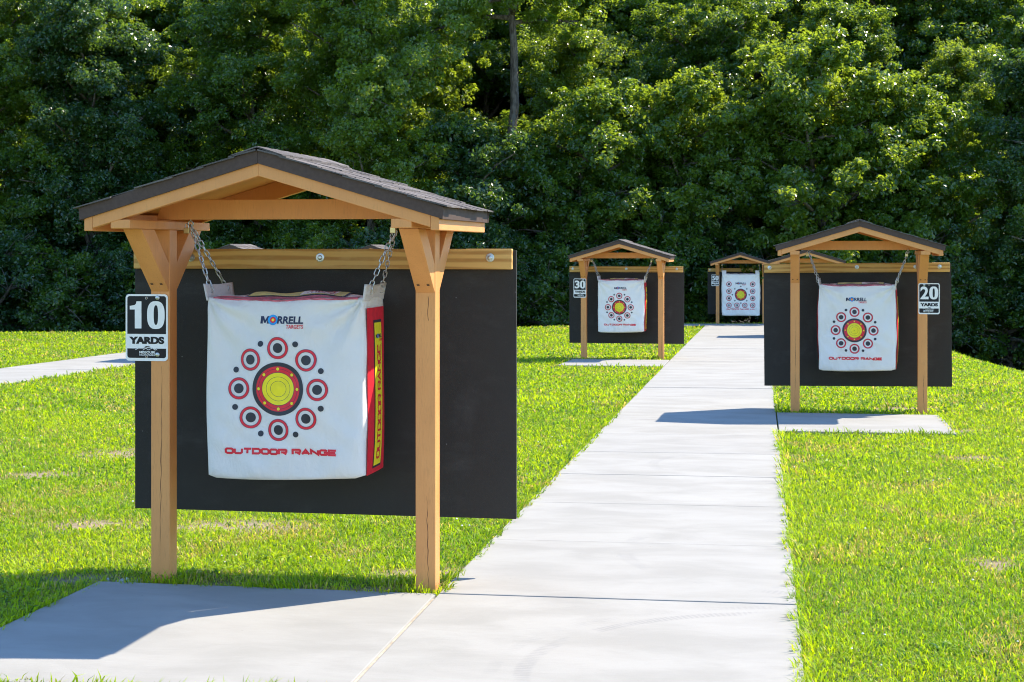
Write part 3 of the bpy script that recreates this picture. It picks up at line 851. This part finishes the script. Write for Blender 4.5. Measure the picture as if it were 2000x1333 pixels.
    for sg in (-1, 1):
        yw = D / 2 - .018
        def pside(o):
            return lambda yy, z: (sg * (abs(B.xe(z, sg)) + .016 * math.cos(min(1, abs(yy) / yw) * PI / 2) * math.sin(PI * min(max((z - z0) / (z1 - z0), .02), .98)) ** .5 + .0055 + o), yy, z)
        def grid(y0, y1, za, zb, o, mi, n=26):
            pf = pside(o); m = 6; vs = [pf(y0 + (y1 - y0) * b / m, za + (zb - za) * a / n) for a in range(n + 1) for b in range(m + 1)]
            fs = [(a * (m + 1) + b, a * (m + 1) + b + 1, (a + 1) * (m + 1) + b + 1, (a + 1) * (m + 1) + b) for a in range(n) for b in range(m)]
            mb.add(vs, fs if sg > 0 else [f[::-1] for f in fs], mi)
        if kind == 'round':
            grid(-yw + .022, yw - .012, z0 + .012, z1 - .045, 0, RED); grid(-.062, .078, z0 + .035, z1 - .100, .0008, BLK); grid(-.053, .069, z0 + .045, z1 - .112, .0016, YEL)
            pf = pside(.0026); f2 = (lambda a, b: pf(a, b)) if sg > 0 else (lambda a, b: pf(-a, b))
            stroke_text(mb, 'OUTDOOR RANGE', -.022, .038, z0 + .075, z0 + .575, f2, RED, .0100, rot=True)
            text_fit(mb, 'M', -.040, -.016, z0 + .605, z0 + .623, f2, NAV, bold=.03); text_fit(mb, 'RRELL', .004, .062, z0 + .605, z0 + .623, f2, NAV, bold=.03)
            ring(mb, -.006, z0 + .614, .005, .0105, f2, BLU, 20); ring(mb, -.006, z0 + .614, 0, .0052, f2, RED, 16)
            text_fit(mb, 'TARGETS', .016, .062, z0 + .591, z0 + .601, f2, RED, bold=.02)
    if kind == 'round':
        def ptop(o):
            def f(x, v):
                za = B.zmap(x, 1.0); yy = v * (D / 2 - .018)
                return (x, yy, za + hump * math.cos(v * PI / 2) ** .95 * max(0, 1 - abs(2 * x / W) ** 3) + .003 * math.sin(30 * x + 4 * v) + .0045 + o)
            return f
        def gtop(x0, x1, v0, v1, o, mi):
            pf = ptop(o); n, m = 30, 8; vs = [pf(x0 + (x1 - x0) * a / n, v0 + (v1 - v0) * b / m) for a in range(n + 1) for b in range(m + 1)]
            mb.add(vs, [(a * (m + 1) + b, (a + 1) * (m + 1) + b, (a + 1) * (m + 1) + b + 1, a * (m + 1) + b + 1) for a in range(n) for b in range(m)], mi)
        gtop(-.33, .33, -.97, -.74, 0, 6); gtop(-.20, .26, -.70, .50, .0012, NAV); gtop(-.19, .25, -.66, .46, .0022, 7); gtop(.045, .20, -.60, .30, .0032, 5)
        pt = ptop(.0042); text_fit(mb, 'TARGETS', .055, .19, -.54, .22, pt, 6, bold=.02)
        # red seam piping at the front of the top
        pts = [(-.33 + .66 * i / 40, B.front(-.33 + .66 * i / 40, z1 - .004) + .004, B.zmap(-.33 + .66 * i / 40, 1.0) + .001 + .001 * math.sin(i * 1.7)) for i in range(41)]
        mb.tube(pts, .0042, 6, mi=6)
    if mb.v: mb.build('side_print', mats, body)
    # ---- strap ears
    hooks = []; links = []
    for sg in (-1, 1):
        eh = .062 if kind == 'round' else .10
        mb = MB(); n, m = 14, 8; t_ = .0045
        def ep(a, b, off):
            v = -1 + 2 * a / n; yy = v * (D / 2 - .012) * (1.05 + .05 * b / m)
            x = sg * (W / 2 - .006 + .012 * (b / m) + off + .004 * math.sin(3 * v + seed)) ; z = z1 - .014 + (eh + .012) * b / m - (.006 * (1 - abs(v)) * b / m)
            if kind != 'round': x, yy = sg * (W / 2 - .055 + .055 * v * sg), -.10 + .02 * b / m + off
            return (x, yy, z)
        lo = [[len(mb.v) + a * (m + 1) + b for b in range(m + 1)] for a in range(n + 1)]
        vs = [ep(a, b, 0) for a in range(n + 1) for b in range(m + 1)] + [ep(a, b, t_) for a in range(n + 1) for b in range(m + 1)]
        N = (n + 1) * (m + 1); fs = []
        g = lambda a, b, l: l * N + a * (m + 1) + b
        for a in range(n):
            for b in range(m): fs += [(g(a, b, 0), g(a, b + 1, 0), g(a + 1, b + 1, 0), g(a + 1, b, 0)), (g(a, b, 1), g(a + 1, b, 1), g(a + 1, b + 1, 1), g(a, b + 1, 1))]
        for a in range(n): fs += [(g(a, m, 0), g(a, m, 1), g(a + 1, m, 1), g(a + 1, m, 0)), (g(a, 0, 0), g(a + 1, 0, 0), g(a + 1, 0, 1), g(a, 0, 1))]
        for b in range(m): fs += [(g(0, b, 0), g(0, b, 1), g(0, b + 1, 1), g(0, b + 1, 0)), (g(n, b, 0), g(n, b + 1, 0), g(n, b + 1, 1), g(n, b, 1))]
        mb.add(vs, fs); ear = mb.build('strap_ear', M['ear'], body, smooth=True)
        hx = sg * (.475 if kind == 'round' else .485)
        hook = Vector((hx - dx, -.021 - dy, 1.612))
        for yy in (-D * .28, D * .28):
            ez = z1 + eh - .030; ex = sg * (W / 2 + .006)
            mb = MB(); pts = [(ex + sg * .002 + .013 * math.cos(2 * PI * i / 14) * sg, yy, ez + .016 * math.sin(2 * PI * i / 14)) for i in range(14)]
            mb.tube(pts, .0028, 6, closed=True); mb.build('grommet_ring', M['steel'], ear, smooth=True)
            links.append((hook, Vector((ex + sg * .004, yy, ez + .012))))
        # eye hook under the tie beam + padlock
        mb = MB(); mb.tube([hook + Vector((0, 0, .012)), hook + Vector((0, 0, -.012))], .004, 8)
        pts = [hook + Vector((.012 * math.cos(2 * PI * i / 16), 0, -.022 + .012 * math.sin(2 * PI * i / 16))) for i in range(16)]
        mb.tube(pts, .0035, 8, closed=True); hk = mb.build('eye_hook', M['steel'], root, smooth=True)
        mb = MB(); px, py, pz = hook + Vector((-.012, -.017, -.040))
        mb.box(px - .013, px + .013, py - .006, py + .006, pz - .026, pz, 0, .002)
        pts = [(px + .008 * math.cos(PI * i / 10), py, pz + .004 + .014 * math.sin(PI * i / 10)) for i in range(11)]; pts = [(px + .008, py, pz - .002)] + pts + [(px - .008, py, pz - .002)]
        mb.tube(pts, .0022, 8, mi=1); mb.build('padlock', [M['brass'], M['steel']], hk)
    for h, e in links:
        mb = MB(); a = h + Vector((0, 0, -.030)); d = e - a; L = d.length; d.normalize()
        n = max(4, round(L / .0285)); pitch = L / n
        side = d.cross(Vector((0, 1, .3))).normalized(); oth = d.cross(side).normalized()
        for i in range(n):
            c = a + d * (pitch * (i + .5)); s1 = side if i % 2 else oth
            s1 = (s1 + (oth if i % 2 else side) * B.rr.uniform(-.35, .35)).normalized()
            hl, hw = pitch * .5 + .0028, .0088; pts = []
            for j in range(18):
                t = 2 * PI * j / 18; cc, ss = math.cos(t), math.sin(t)
                pts.append(c + d * ((hl - hw) * (1 if cc > 0 else -1) * min(1, abs(cc) * 6) + hw * cc) + s1 * (hw * ss))
            mb.tube(pts, .0030, 6, closed=True)
        mb.build('chain', M['steel'], root, smooth=True)
    return root
build_bag(10, 'round', 'nearest and largest white archery bag, red and yellow rings, hung by four chains', .715, .36, .478, 1.264, .002, .03, 0, 3)
build_bag(20, 'round', 'white archery bag hanging under the 20 yards shelter', .735, .36, .440, 1.270, -.005, .03, R(4.0), 7)
build_bag(30, 'round', 'white archery bag hanging under the 30 yards shelter', .725, .36, .452, 1.271, -.005, .03, R(1.0), 11)
build_bag(50, 'xxl', 'large bluish white bag in shade with rings in columns, at the walkway end', .985, .28, .235, 1.330, .0, 0.0, R(-2), 15)

# ------------------------------------------------------------------ grass
def mesh_np(name, verts, loops, sizes, mat, tint=None, smooth=True):
    me = bpy.data.meshes.new(name); nv = len(verts)
    me.vertices.add(nv); me.vertices.foreach_set('co', verts.astype(np.float32).ravel())
    me.loops.add(len(loops)); me.loops.foreach_set('vertex_index', loops.astype(np.int32))
    me.polygons.add(len(sizes)); st = np.concatenate([[0], np.cumsum(sizes)[:-1]]).astype(np.int32)
    me.polygons.foreach_set('loop_start', st)
    me.polygons.foreach_set('use_smooth', np.full(len(sizes), smooth))
    if tint is not None:
        at = me.attributes.new('tint', 'FLOAT_COLOR', 'POINT'); at.data.foreach_set('color', tint.astype(np.float32).ravel())
    me.materials.append(mat); me.update(calc_edges=True); me.validate()
    return me

def clumpy(x, y):
    return .5 + .25 * np.sin(2.3 * x + 1.7 * np.sin(1.9 * y)) + .25 * np.sin(3.1 * y + 2.1 * np.sin(2.7 * x + 1))
def build_grass():
    rg = np.random.RandomState(11)
    zones = [  # y range, density, blade width, length, segments
        (4.6, 7.5, 14500, .0046, .042), (7.5, 10.5, 10000, .0054, .042), (10.5, 16, 4600, .0078, .045), (16, 26, 1250, .0140, .055), (26, 36, 480, .021, .06), (36, 47, 230, .028, .065)]
    VV = []; TT = []; LL = []; SZ = []; base = 0
    for y0, y1, den, bw, bl in zones:
        hw0, hw1 = y0 * .3125 + 3.0, y1 * .3125 + 3.0
        A = (hw0 + hw1) * (y1 - y0); n = int(A * den)
        y = y0 + (y1 - y0) * rg.rand(n); x = (rg.rand(n) * 2 - 1) * (y * .3125 + 3.0)
        keep = ~hard(x, y, -.034 if y0 < 12 else 0.0) & (~hard(x, y, -.004) | (clumpy(x * 7 + 2, y * 8) > .52))
        keep &= (np.abs(x) < y * .3125 + .5) | (rg.rand(n) < .45)
        b = bare(x, y); b = np.clip(b * (.35 + 1.1 * clumpy(x * 9, y * 8)), 0, 1); keep &= rg.rand(n) > b * .9
        cl = clumpy(x * 1.7, y * 1.7) * .6 + clumpy(x * 5.1 + 3, y * 4.7) * .4
        keep &= rg.rand(n) < (.50 + .50 * cl)
        wood = y > np.interp(x, [-30, -8, 1, 4, 20], [39, 40, 43, 44, 44]); keep &= ~wood
        for k in (10, 20, 30):
            for sx in (-1, 1):
                px, py = st_xy(k, sx * .6095, 0); keep &= (np.abs(x - px) > .055) | (np.abs(y - py) > .055)
        x, y, cl = x[keep], y[keep], cl[keep]; n = len(x)
        edge = hard(x, y, .10)
        tall = np.zeros(n)
        for k in (10, 20, 30):
            for sx in (-1, 1):
                px, py = st_xy(k, sx * .6095, .05); tall = np.maximum(tall, np.clip(1 - np.hypot(x - px, y - py) / .28, 0, 1))
        # soft strip along the front of the pads
        L = bl * (.45 + .75 * rg.rand(n) ** 1.5) * (.72 + .5 * cl) * (1 + .9 * tall) * np.where(edge & (clumpy(x * 6 + 1, y * 6) > .45), 1.0 + .4 * rg.rand(n), 1.0)
        L *= np.where(rg.rand(n) < .04, 1.5, 1.0)
        W_ = bw * (.6 + .8 * rg.rand(n))
        az = rg.rand(n) * 2 * PI; lean = .3 + 1.25 * rg.rand(n) ** .8
        z = zground(x, y) - .022
        if y0 < 20:
            gx = hard(x + .05, y).astype(float) - hard(x - .05, y); gy = hard(x, y + .05).astype(float) - hard(x, y - .05)
            en = (np.hypot(gx, gy) > 0) & (rg.rand(n) < .55 * (.4 + clumpy(x * 5 + 1, y * 5)))
            az = np.where(en, np.arctan2(gy, gx) + rg.normal(0, .7, n), az); lean = np.where(en, .55 + .7 * rg.rand(n), lean); L = np.where(en, L * (.95 + .55 * rg.rand(n)), L)
            z = np.where(en, z + .012, z)
            wide = (clumpy(x * 2.9 + 7, y * 3.1 + 1) * clumpy(x * 1.1, y * 1.3 + 5) > .62) & (rg.rand(n) < .30)
            W_ = np.where(wide, W_ * 2.4, W_); L = np.where(wide, L * 1.15, L); lean = np.where(wide, lean * .6 + .6, lean)
        dx, dy = np.cos(az), np.sin(az); fa = az + PI / 2 + rg.normal(0, .5, n); sx_, sy_ = np.cos(fa), np.sin(fa)
        h1 = L * .55 * np.cos(lean * .55); r1 = L * .55 * np.sin(lean * .55)
        h2 = h1 + L * .45 * np.cos(np.minimum(lean * 1.35, 1.55)); r2 = r1 + L * .45 * np.sin(lean * 1.35)
        P = np.zeros((n, 5, 3))
        P[:, 0] = np.stack([x - sx_ * W_ * .4, y - sy_ * W_ * .4, z], -1); P[:, 1] = np.stack([x + sx_ * W_ * .4, y + sy_ * W_ * .4, z], -1)
        P[:, 2] = np.stack([x + dx * r1 + sx_ * W_ * .5, y + dy * r1 + sy_ * W_ * .5, z + h1], -1); P[:, 3] = np.stack([x + dx * r1 - sx_ * W_ * .5, y + dy * r1 - sy_ * W_ * .5, z + h1], -1)
        P[:, 4] = np.stack([x + dx * r2, y + dy * r2, z + h2], -1)
        q = rg.rand(n)[:, None]; m = np.clip(.5 * clumpy(x * .8 + 5, y * .6) + .3 * clumpy(x * .31 + 2, y * .27 + 1) + .3 * clumpy(x * 3.3, y * 2.9 + 4) - .05 + rg.normal(0, .2, n), 0, 1)[:, None]
        dry = np.clip((clumpy(x * .9 + 1.3, y * .7 + 2.2) * clumpy(x * 2.2 + 4, y * 1.7 + .5) - .34) * 2.6, 0, .75) + .6 * b[keep]
        c = (1 - m) * np.array([.20, .34, .010]) + m * np.array([.39, .495, .010])
        c = np.where(q < (.045 + .45 * dry)[:, None], np.array([.46, .37, .15]) * (.7 + .6 * rg.rand(n))[:, None], c); c = np.where(q > .88, np.array([.08, .19, .04]), c)
        c *= (.68 + .64 * rg.rand(n))[:, None]
        T = np.concatenate([np.repeat(c[:, None, :], 5, 1), np.ones((n, 5, 1))], -1)
        ids = base + np.arange(n)[:, None] * 5
        LL.append((ids + np.array([[0, 1, 2, 3, 3, 2, 4]])).ravel()); SZ.append(np.tile([4, 3], n)); VV.append(P.reshape(-1, 3)); TT.append(T.reshape(-1, 4)); base += n * 5
    me = mesh_np('grass', np.concatenate(VV), np.concatenate(LL), np.concatenate(SZ), M['grass'], np.concatenate(TT), False)
    o = bpy.data.objects.new('grass', me); C.objects.link(o)
    tag(o, 'short mown yellow green grass blades covering the lawn', 'grass', kind='stuff')
    print('grass blades', base // 5)
build_grass()

mb = MB(); rr = random.Random(9)
for i in range(420):
    y = rr.uniform(5.0, 17.0); x = rr.uniform(-1, 1) * (y * .3125 + .4)
    if hard(np.array([x]), np.array([y]), .03)[0] or clumpy(x * .9 + 2, y * .8) < .5: continue
    z = float(zground(x, y)) + rr.uniform(.012, .026); r = rr.uniform(.004, .0075)
    ps = [(x + r * math.cos(a), y + r * math.sin(a), z) for a in (0, 1.05, 2.1, 3.14, 4.2, 5.2)]
    mb.add(ps + [(x, y, z + r * .9), (x, y, z - r * .7)], [(k, (k + 1) % 6, 6) for k in range(6)] + [((k + 1) % 6, k, 7) for k in range(6)])
tag(mb.build('clover_flowers', M['flower']), 'tiny white clover heads dotted through the lawn', 'clover', kind='stuff')

# a few pale gravel chips by the left post
mb = MB(); rr = random.Random(4)
for i in range(26):
    x, y = st_xy(10, -.74 + rr.gauss(0, .05), -.06 + rr.gauss(0, .02)); r = rr.uniform(.004, .010)
    ps = [(x + r * rr.uniform(.6, 1.2) * math.cos(a), y + r * rr.uniform(.6, 1.2) * math.sin(a), -.018 + r * .5) for a in (0, 1.3, 2.5, 3.8, 5.1)]
    mb.add(ps + [(x, y, -.018 + r * 1.5)] + [(a, b, -.024) for a, b, c in ps], [(i_, (i_ + 1) % 5, 5) for i_ in range(5)] + [(i_ + 6, (i_ + 1) % 5 + 6, (i_ + 1) % 5, i_) for i_ in range(5)])
tag(mb.build('gravel', M['stone']), 'pale gravel chips at the foot of the nearest left post', 'gravel', kind='stuff')

# ------------------------------------------------------------------ trees
def leaf_cloud(rg, centers, radii, per, size, out, flat=.72):
    n = len(centers) * per
    ci = np.repeat(np.arange(len(centers)), per)
    d = rg.normal(size=(n, 3)); d /= np.linalg.norm(d, axis=1)[:, None]
    rad = rg.rand(n) ** .45
    off = d * rad[:, None] * radii[ci][:, None]; off[:, 2] *= flat
    p = centers[ci] + off
    nrm = d * .30 + out[ci] * .55 + np.array([0, 0, .55]) + rg.normal(0, .72, (n, 3)); nrm /= np.linalg.norm(nrm, axis=1)[:, None]
    t = rg.normal(size=(n, 3)); t[:, 2] -= .35; t -= (t * nrm).sum(1)[:, None] * nrm; t /= np.linalg.norm(t, axis=1)[:, None] + 1e-9
    b = np.cross(nrm, t)
    s = size * (.6 + .8 * rg.rand(n))
    L, Wd = s[:, None], (s * (.48 + .2 * rg.rand(n)))[:, None]
    P = np.zeros((n, 6, 3)); fold = nrm * (s * .10)[:, None]
    P[:, 0] = p - t * L * .5; P[:, 1] = p - t * L * .12 + b * Wd * .5 + fold; P[:, 2] = p + t * L * .25 + b * Wd * .42 + fold
    P[:, 3] = p + t * L * .55; P[:, 4] = p + t * L * .25 - b * Wd * .42 + fold; P[:, 5] = p - t * L * .12 - b * Wd * .5 + fold
    ids = np.arange(n)[:, None] * 6
    loops = (ids + np.array([[0, 1, 2, 3, 0, 3, 4, 5]])).ravel(); sizes = np.tile([4, 4], n)
    return P.reshape(-1, 3), loops, sizes

def tree_variant(seed, H, rad, low, clumps, per, size, bare_trunk=0.0, lean=0.0, r0=.2):
    rg = np.random.RandomState(seed); rr = random.Random(seed)
    mb = MB()
    tp = []; x = y = 0.0
    for i in range(9):
        t = i / 8; tp.append((x + lean * t * H, y, -.6 + (H * .93 + .6) * t)); x += rr.gauss(0, .10); y += rr.gauss(0, .10)
    mb.tube(tp, [r0 * (1.25 if i == 0 else 1) * (1 - .85 * i / 8) + .015 for i in range(9)], 9)
    tips = []; lobes = []
    nb = 26
    for i in range(nb):
        h = max(low, bare_trunk) + (H * .93 - max(low, bare_trunk)) * (i + rr.random()) / nb
        f = (h + .6) / (H * .93 + .6) * 8; k = min(int(f), 7); a = Vector(tp[k]).lerp(Vector(tp[k + 1]), f - k)
        az = i * 2.4 + rr.uniform(-.5, .5); tt = (h - low) / (H - low)
        reach = rad * (1.0 - .75 * max(0, tt - .35) ** 1.2) * rr.uniform(.65, 1.05) * (.75 + .25 * min(1, tt * 4))
        el = rr.uniform(.05, .55) + .5 * tt
        pts = [a]; d = Vector((math.cos(az) * math.cos(el), math.sin(az) * math.cos(el), math.sin(el)))
        for s_ in range(5):
            d = (d + Vector((rr.gauss(0, .16), rr.gauss(0, .16), rr.gauss(-.03, .1)))).normalized(); pts.append(pts[-1] + d * reach / 5)
        rb = .075 * (1 - .6 * tt) + .012
        mb.tube(pts, [rb * (1 - .16 * q_) for q_ in range(6)], 6)
        for s_ in range(2, 6): tips.append((pts[s_], .55 + .12 * s_))
        lr = rr.uniform(.62, 1.12) * (rad / 3.3); lobes.append((tuple(pts[-1]), lr))
        if rr.random() < .75: q_ = pts[3] + Vector((rr.gauss(0, .5), rr.gauss(0, .5), rr.uniform(0, .5))); lobes.append((tuple(q_), lr * .85))
        for w_ in range(3):
            st = pts[rr.choice((2, 3, 4))]; d2 = (d + Vector((rr.gauss(0, .8), rr.gauss(0, .8), rr.gauss(.1, .4)))).normalized(); l = rr.uniform(.5, 1.2)
            mb.tube([st, st + d2 * l * .5, st + d2 * l + Vector((0, 0, -.08))], [.018, .012, .006], 4); tips.append((st + d2 * l, .6)); tips.append((st + d2 * l * .6, .5))
    tips = np.array([list(p) + [r] for p, r in tips])
    # crown: leafy lobes at the limb ends with hollows between them, each lobe a shell of leaf clumps
    nl = len(lobes); C_ = []; R_ = []; O_ = []
    for k in range(clumps):
        if rg.rand() < .46:
            (lx, ly, lz), lr = lobes[rg.randint(nl)]
            d = rg.normal(size=3); d /= np.linalg.norm(d)
            if d[2] < -.35: d[2] *= -1
            q = rg.uniform(.45, 1.5)
            C_.append((lx + d[0] * lr * q, ly + d[1] * lr * q, lz + d[2] * lr * q * .72)); R_.append(rg.uniform(.14, .38)); O_.append(d)
        else:
            t_ = tips[rg.randint(len(tips))]; o_ = np.array([t_[0], t_[1], .6]); o_ /= np.linalg.norm(o_)
            C_.append(t_[:3] * np.array([rg.uniform(.5, 1.1)] * 2 + [1]) + rg.normal(0, .32, 3)); R_.append(rg.uniform(.16, .42)); O_.append(o_)
    ctr, rd, out = np.array(C_), np.array(R_), np.array(O_)
    ok = ctr[:, 2] > low * .7; ctr, rd, out = ctr[ok], rd[ok], out[ok]
    v, l, s_ = leaf_cloud(rg, ctr, rd, per, size, out)
    return mb, (v, l, s_)

def make_tree(name, seed, H, rad, low, clumps, per, size, mat, **kw):
    mb, (v, l, s_) = tree_variant(seed, H, rad, low, clumps, per, size, **kw)
    root = empty(name); mb.build('trunk', M['bark'], root, smooth=True)
    me = mesh_np('crown', v, l, s_, M[mat], None, False)
    o = bpy.data.objects.new('crown', me); C.objects.link(o); o.parent = root
    return root

PROTO = {
    'oakA': make_tree('oak_tree', 21, 10.4, 3.3, 1.3, 1250, 130, .092, 'leafA'),
    'oakB': make_tree('oak_tree', 22, 10.0, 3.2, 1.0, 1250, 130, .092, 'leafC'),
    'oakC': make_tree('oak_tree', 23, 10.8, 3.5, 1.6, 1300, 130, .092, 'leafA'),
    'cedar': make_tree('dark_tree', 24, 9.8, 2.9, .7, 1150, 130, .088, 'leafB'),
    'shortA': make_tree('young_tree', 31, 6.6, 2.7, .8, 760, 95, .112, 'leafA', r0=.11),
    'shortB': make_tree('young_tree', 32, 6.2, 2.6, .7, 740, 95, .112, 'leafC', r0=.11),
    'shortC': make_tree('young_tree', 33, 5.4, 2.2, .5, 640, 95, .106, 'leafB', r0=.10),
    'tall': make_tree('tall_tree', 25, 14.5, 3.2, 8.6, 640, 130, .098, 'leafC', bare_trunk=7.6, lean=.004, r0=.19),
    'bush': make_tree('shrub', 26, 2.4, 1.5, .12, 230, 90, .095, 'leafB', r0=.05),
    'bushB': make_tree('shrub', 27, 2.0, 1.4, .12, 200, 90, .095, 'leafA', r0=.05),
}
used = set()
def plant(kind, x, y, s, rz, label, cat, group=None, dz=0.0):
    if kind in used: o = copy_tree(PROTO[kind])
    else: o = PROTO[kind]; used.add(kind)
    o.location = (x, y, float(zground(x, y)) + dz - .05); o.rotation_euler = (0, 0, rz); o.scale = (s, s, s)
    tag(o, label, cat, group); return o
rt = random.Random(77)
# front row, left to right: each placed where its crown stands in the photo
FRONT = [
    ('oakA', -14.9, 46.4, 1.0, 'dark leafy tree at the far left edge of the wood'),
    ('cedar', -11.3, 45.6, .98, 'dark dense tree above the 10 yards sign, second from the left edge'),
    ('oakC', -7.4, 46.4, .92, 'leafy oak directly above the peak of the nearest roof'),
    ('oakB', -4.1, 45.4, 1.02, 'sunlit oak left of the bare grey trunk, above the right slope of the nearest roof'),
    ('shortC', -.9, 45.2, .95, 'low dark tree beside the right eave of the nearest roof'),
    ('shortA', 2.0, 46.0, .92, 'short tree behind the 30 yards shelter, below the taller trees'),
    ('shortB', 5.0, 46.6, .98, 'short leafy tree rising just left of the 50 yards shelter'),
    ('shortB', 8.4, 46.0, 1.12, 'bright short oak behind the left slope of the 20 yards shelter roof'),
    ('shortA', 11.6, 46.4, 1.0, 'short leafy tree behind the right slope of the 20 yards shelter roof'),
    ('cedar', 15.3, 46.2, 1.0, 'dark dense tree at the right edge of the wood'),
]
for kd, x, y, s, lab in FRONT: plant(kd, x, y, s, rt.uniform(0, 6.28), lab, 'tree', 'trees along the edge of the wood')
plant('tall', -.12, 45.6, 1.0, .4, 'tall tree with a bare straight grey trunk in the middle of the wood', 'tree')
ROWS = [  # y, first x, step, count, scale range, kinds
    (50.4, -17.0, 4.3, 4, (.98, 1.08), 'ACDB'), (50.6, 2.6, 3.7, 5, (.86, .96), 'BACB'),
    (54.6, -18.5, 4.4, 9, (1.16, 1.28), 'CBAA'), (58.8, -20.5, 4.6, 10, (1.38, 1.5), 'AACB'), (63.5, -22, 4.9, 10, (1.55, 1.7), 'DACA'), (70, -25, 6.2, 9, (1.75, 1.95), 'ADCA')]
KN = dict(A='oakA', B='oakB', C='oakC', D='cedar')
for r_, (y, x0, st, n, (sa, sb), kinds) in enumerate(ROWS):
    for i in range(n):
        lab = 'leafy tree in the middle rows of the wood, behind the edge trees' if r_ < 3 else 'tall tree deep in the wood rising behind the middle rows'
        plant(KN[kinds[i % 4]], x0 + i * st + rt.uniform(-.6, .6), y + rt.uniform(-.7, .7), rt.uniform(sa, sb), rt.uniform(0, 6.28), lab, 'tree', 'trees in the middle rows of the wood' if r_ < 3 else 'tall trees deep in the wood')
for i in range(22):
    x = -17 + i * 1.62 + rt.uniform(-.4, .4); y = 43.6 + rt.uniform(-.5, 1.2) + (1.6 if x > 2 else 0)
    plant(['bush', 'bushB'][i % 2], x, y, rt.uniform(.75, 1.15), rt.uniform(0, 6.28), 'low dark shrub growing in shade along the foot of the wood', 'shrub', 'shrubs along the foot of the wood')
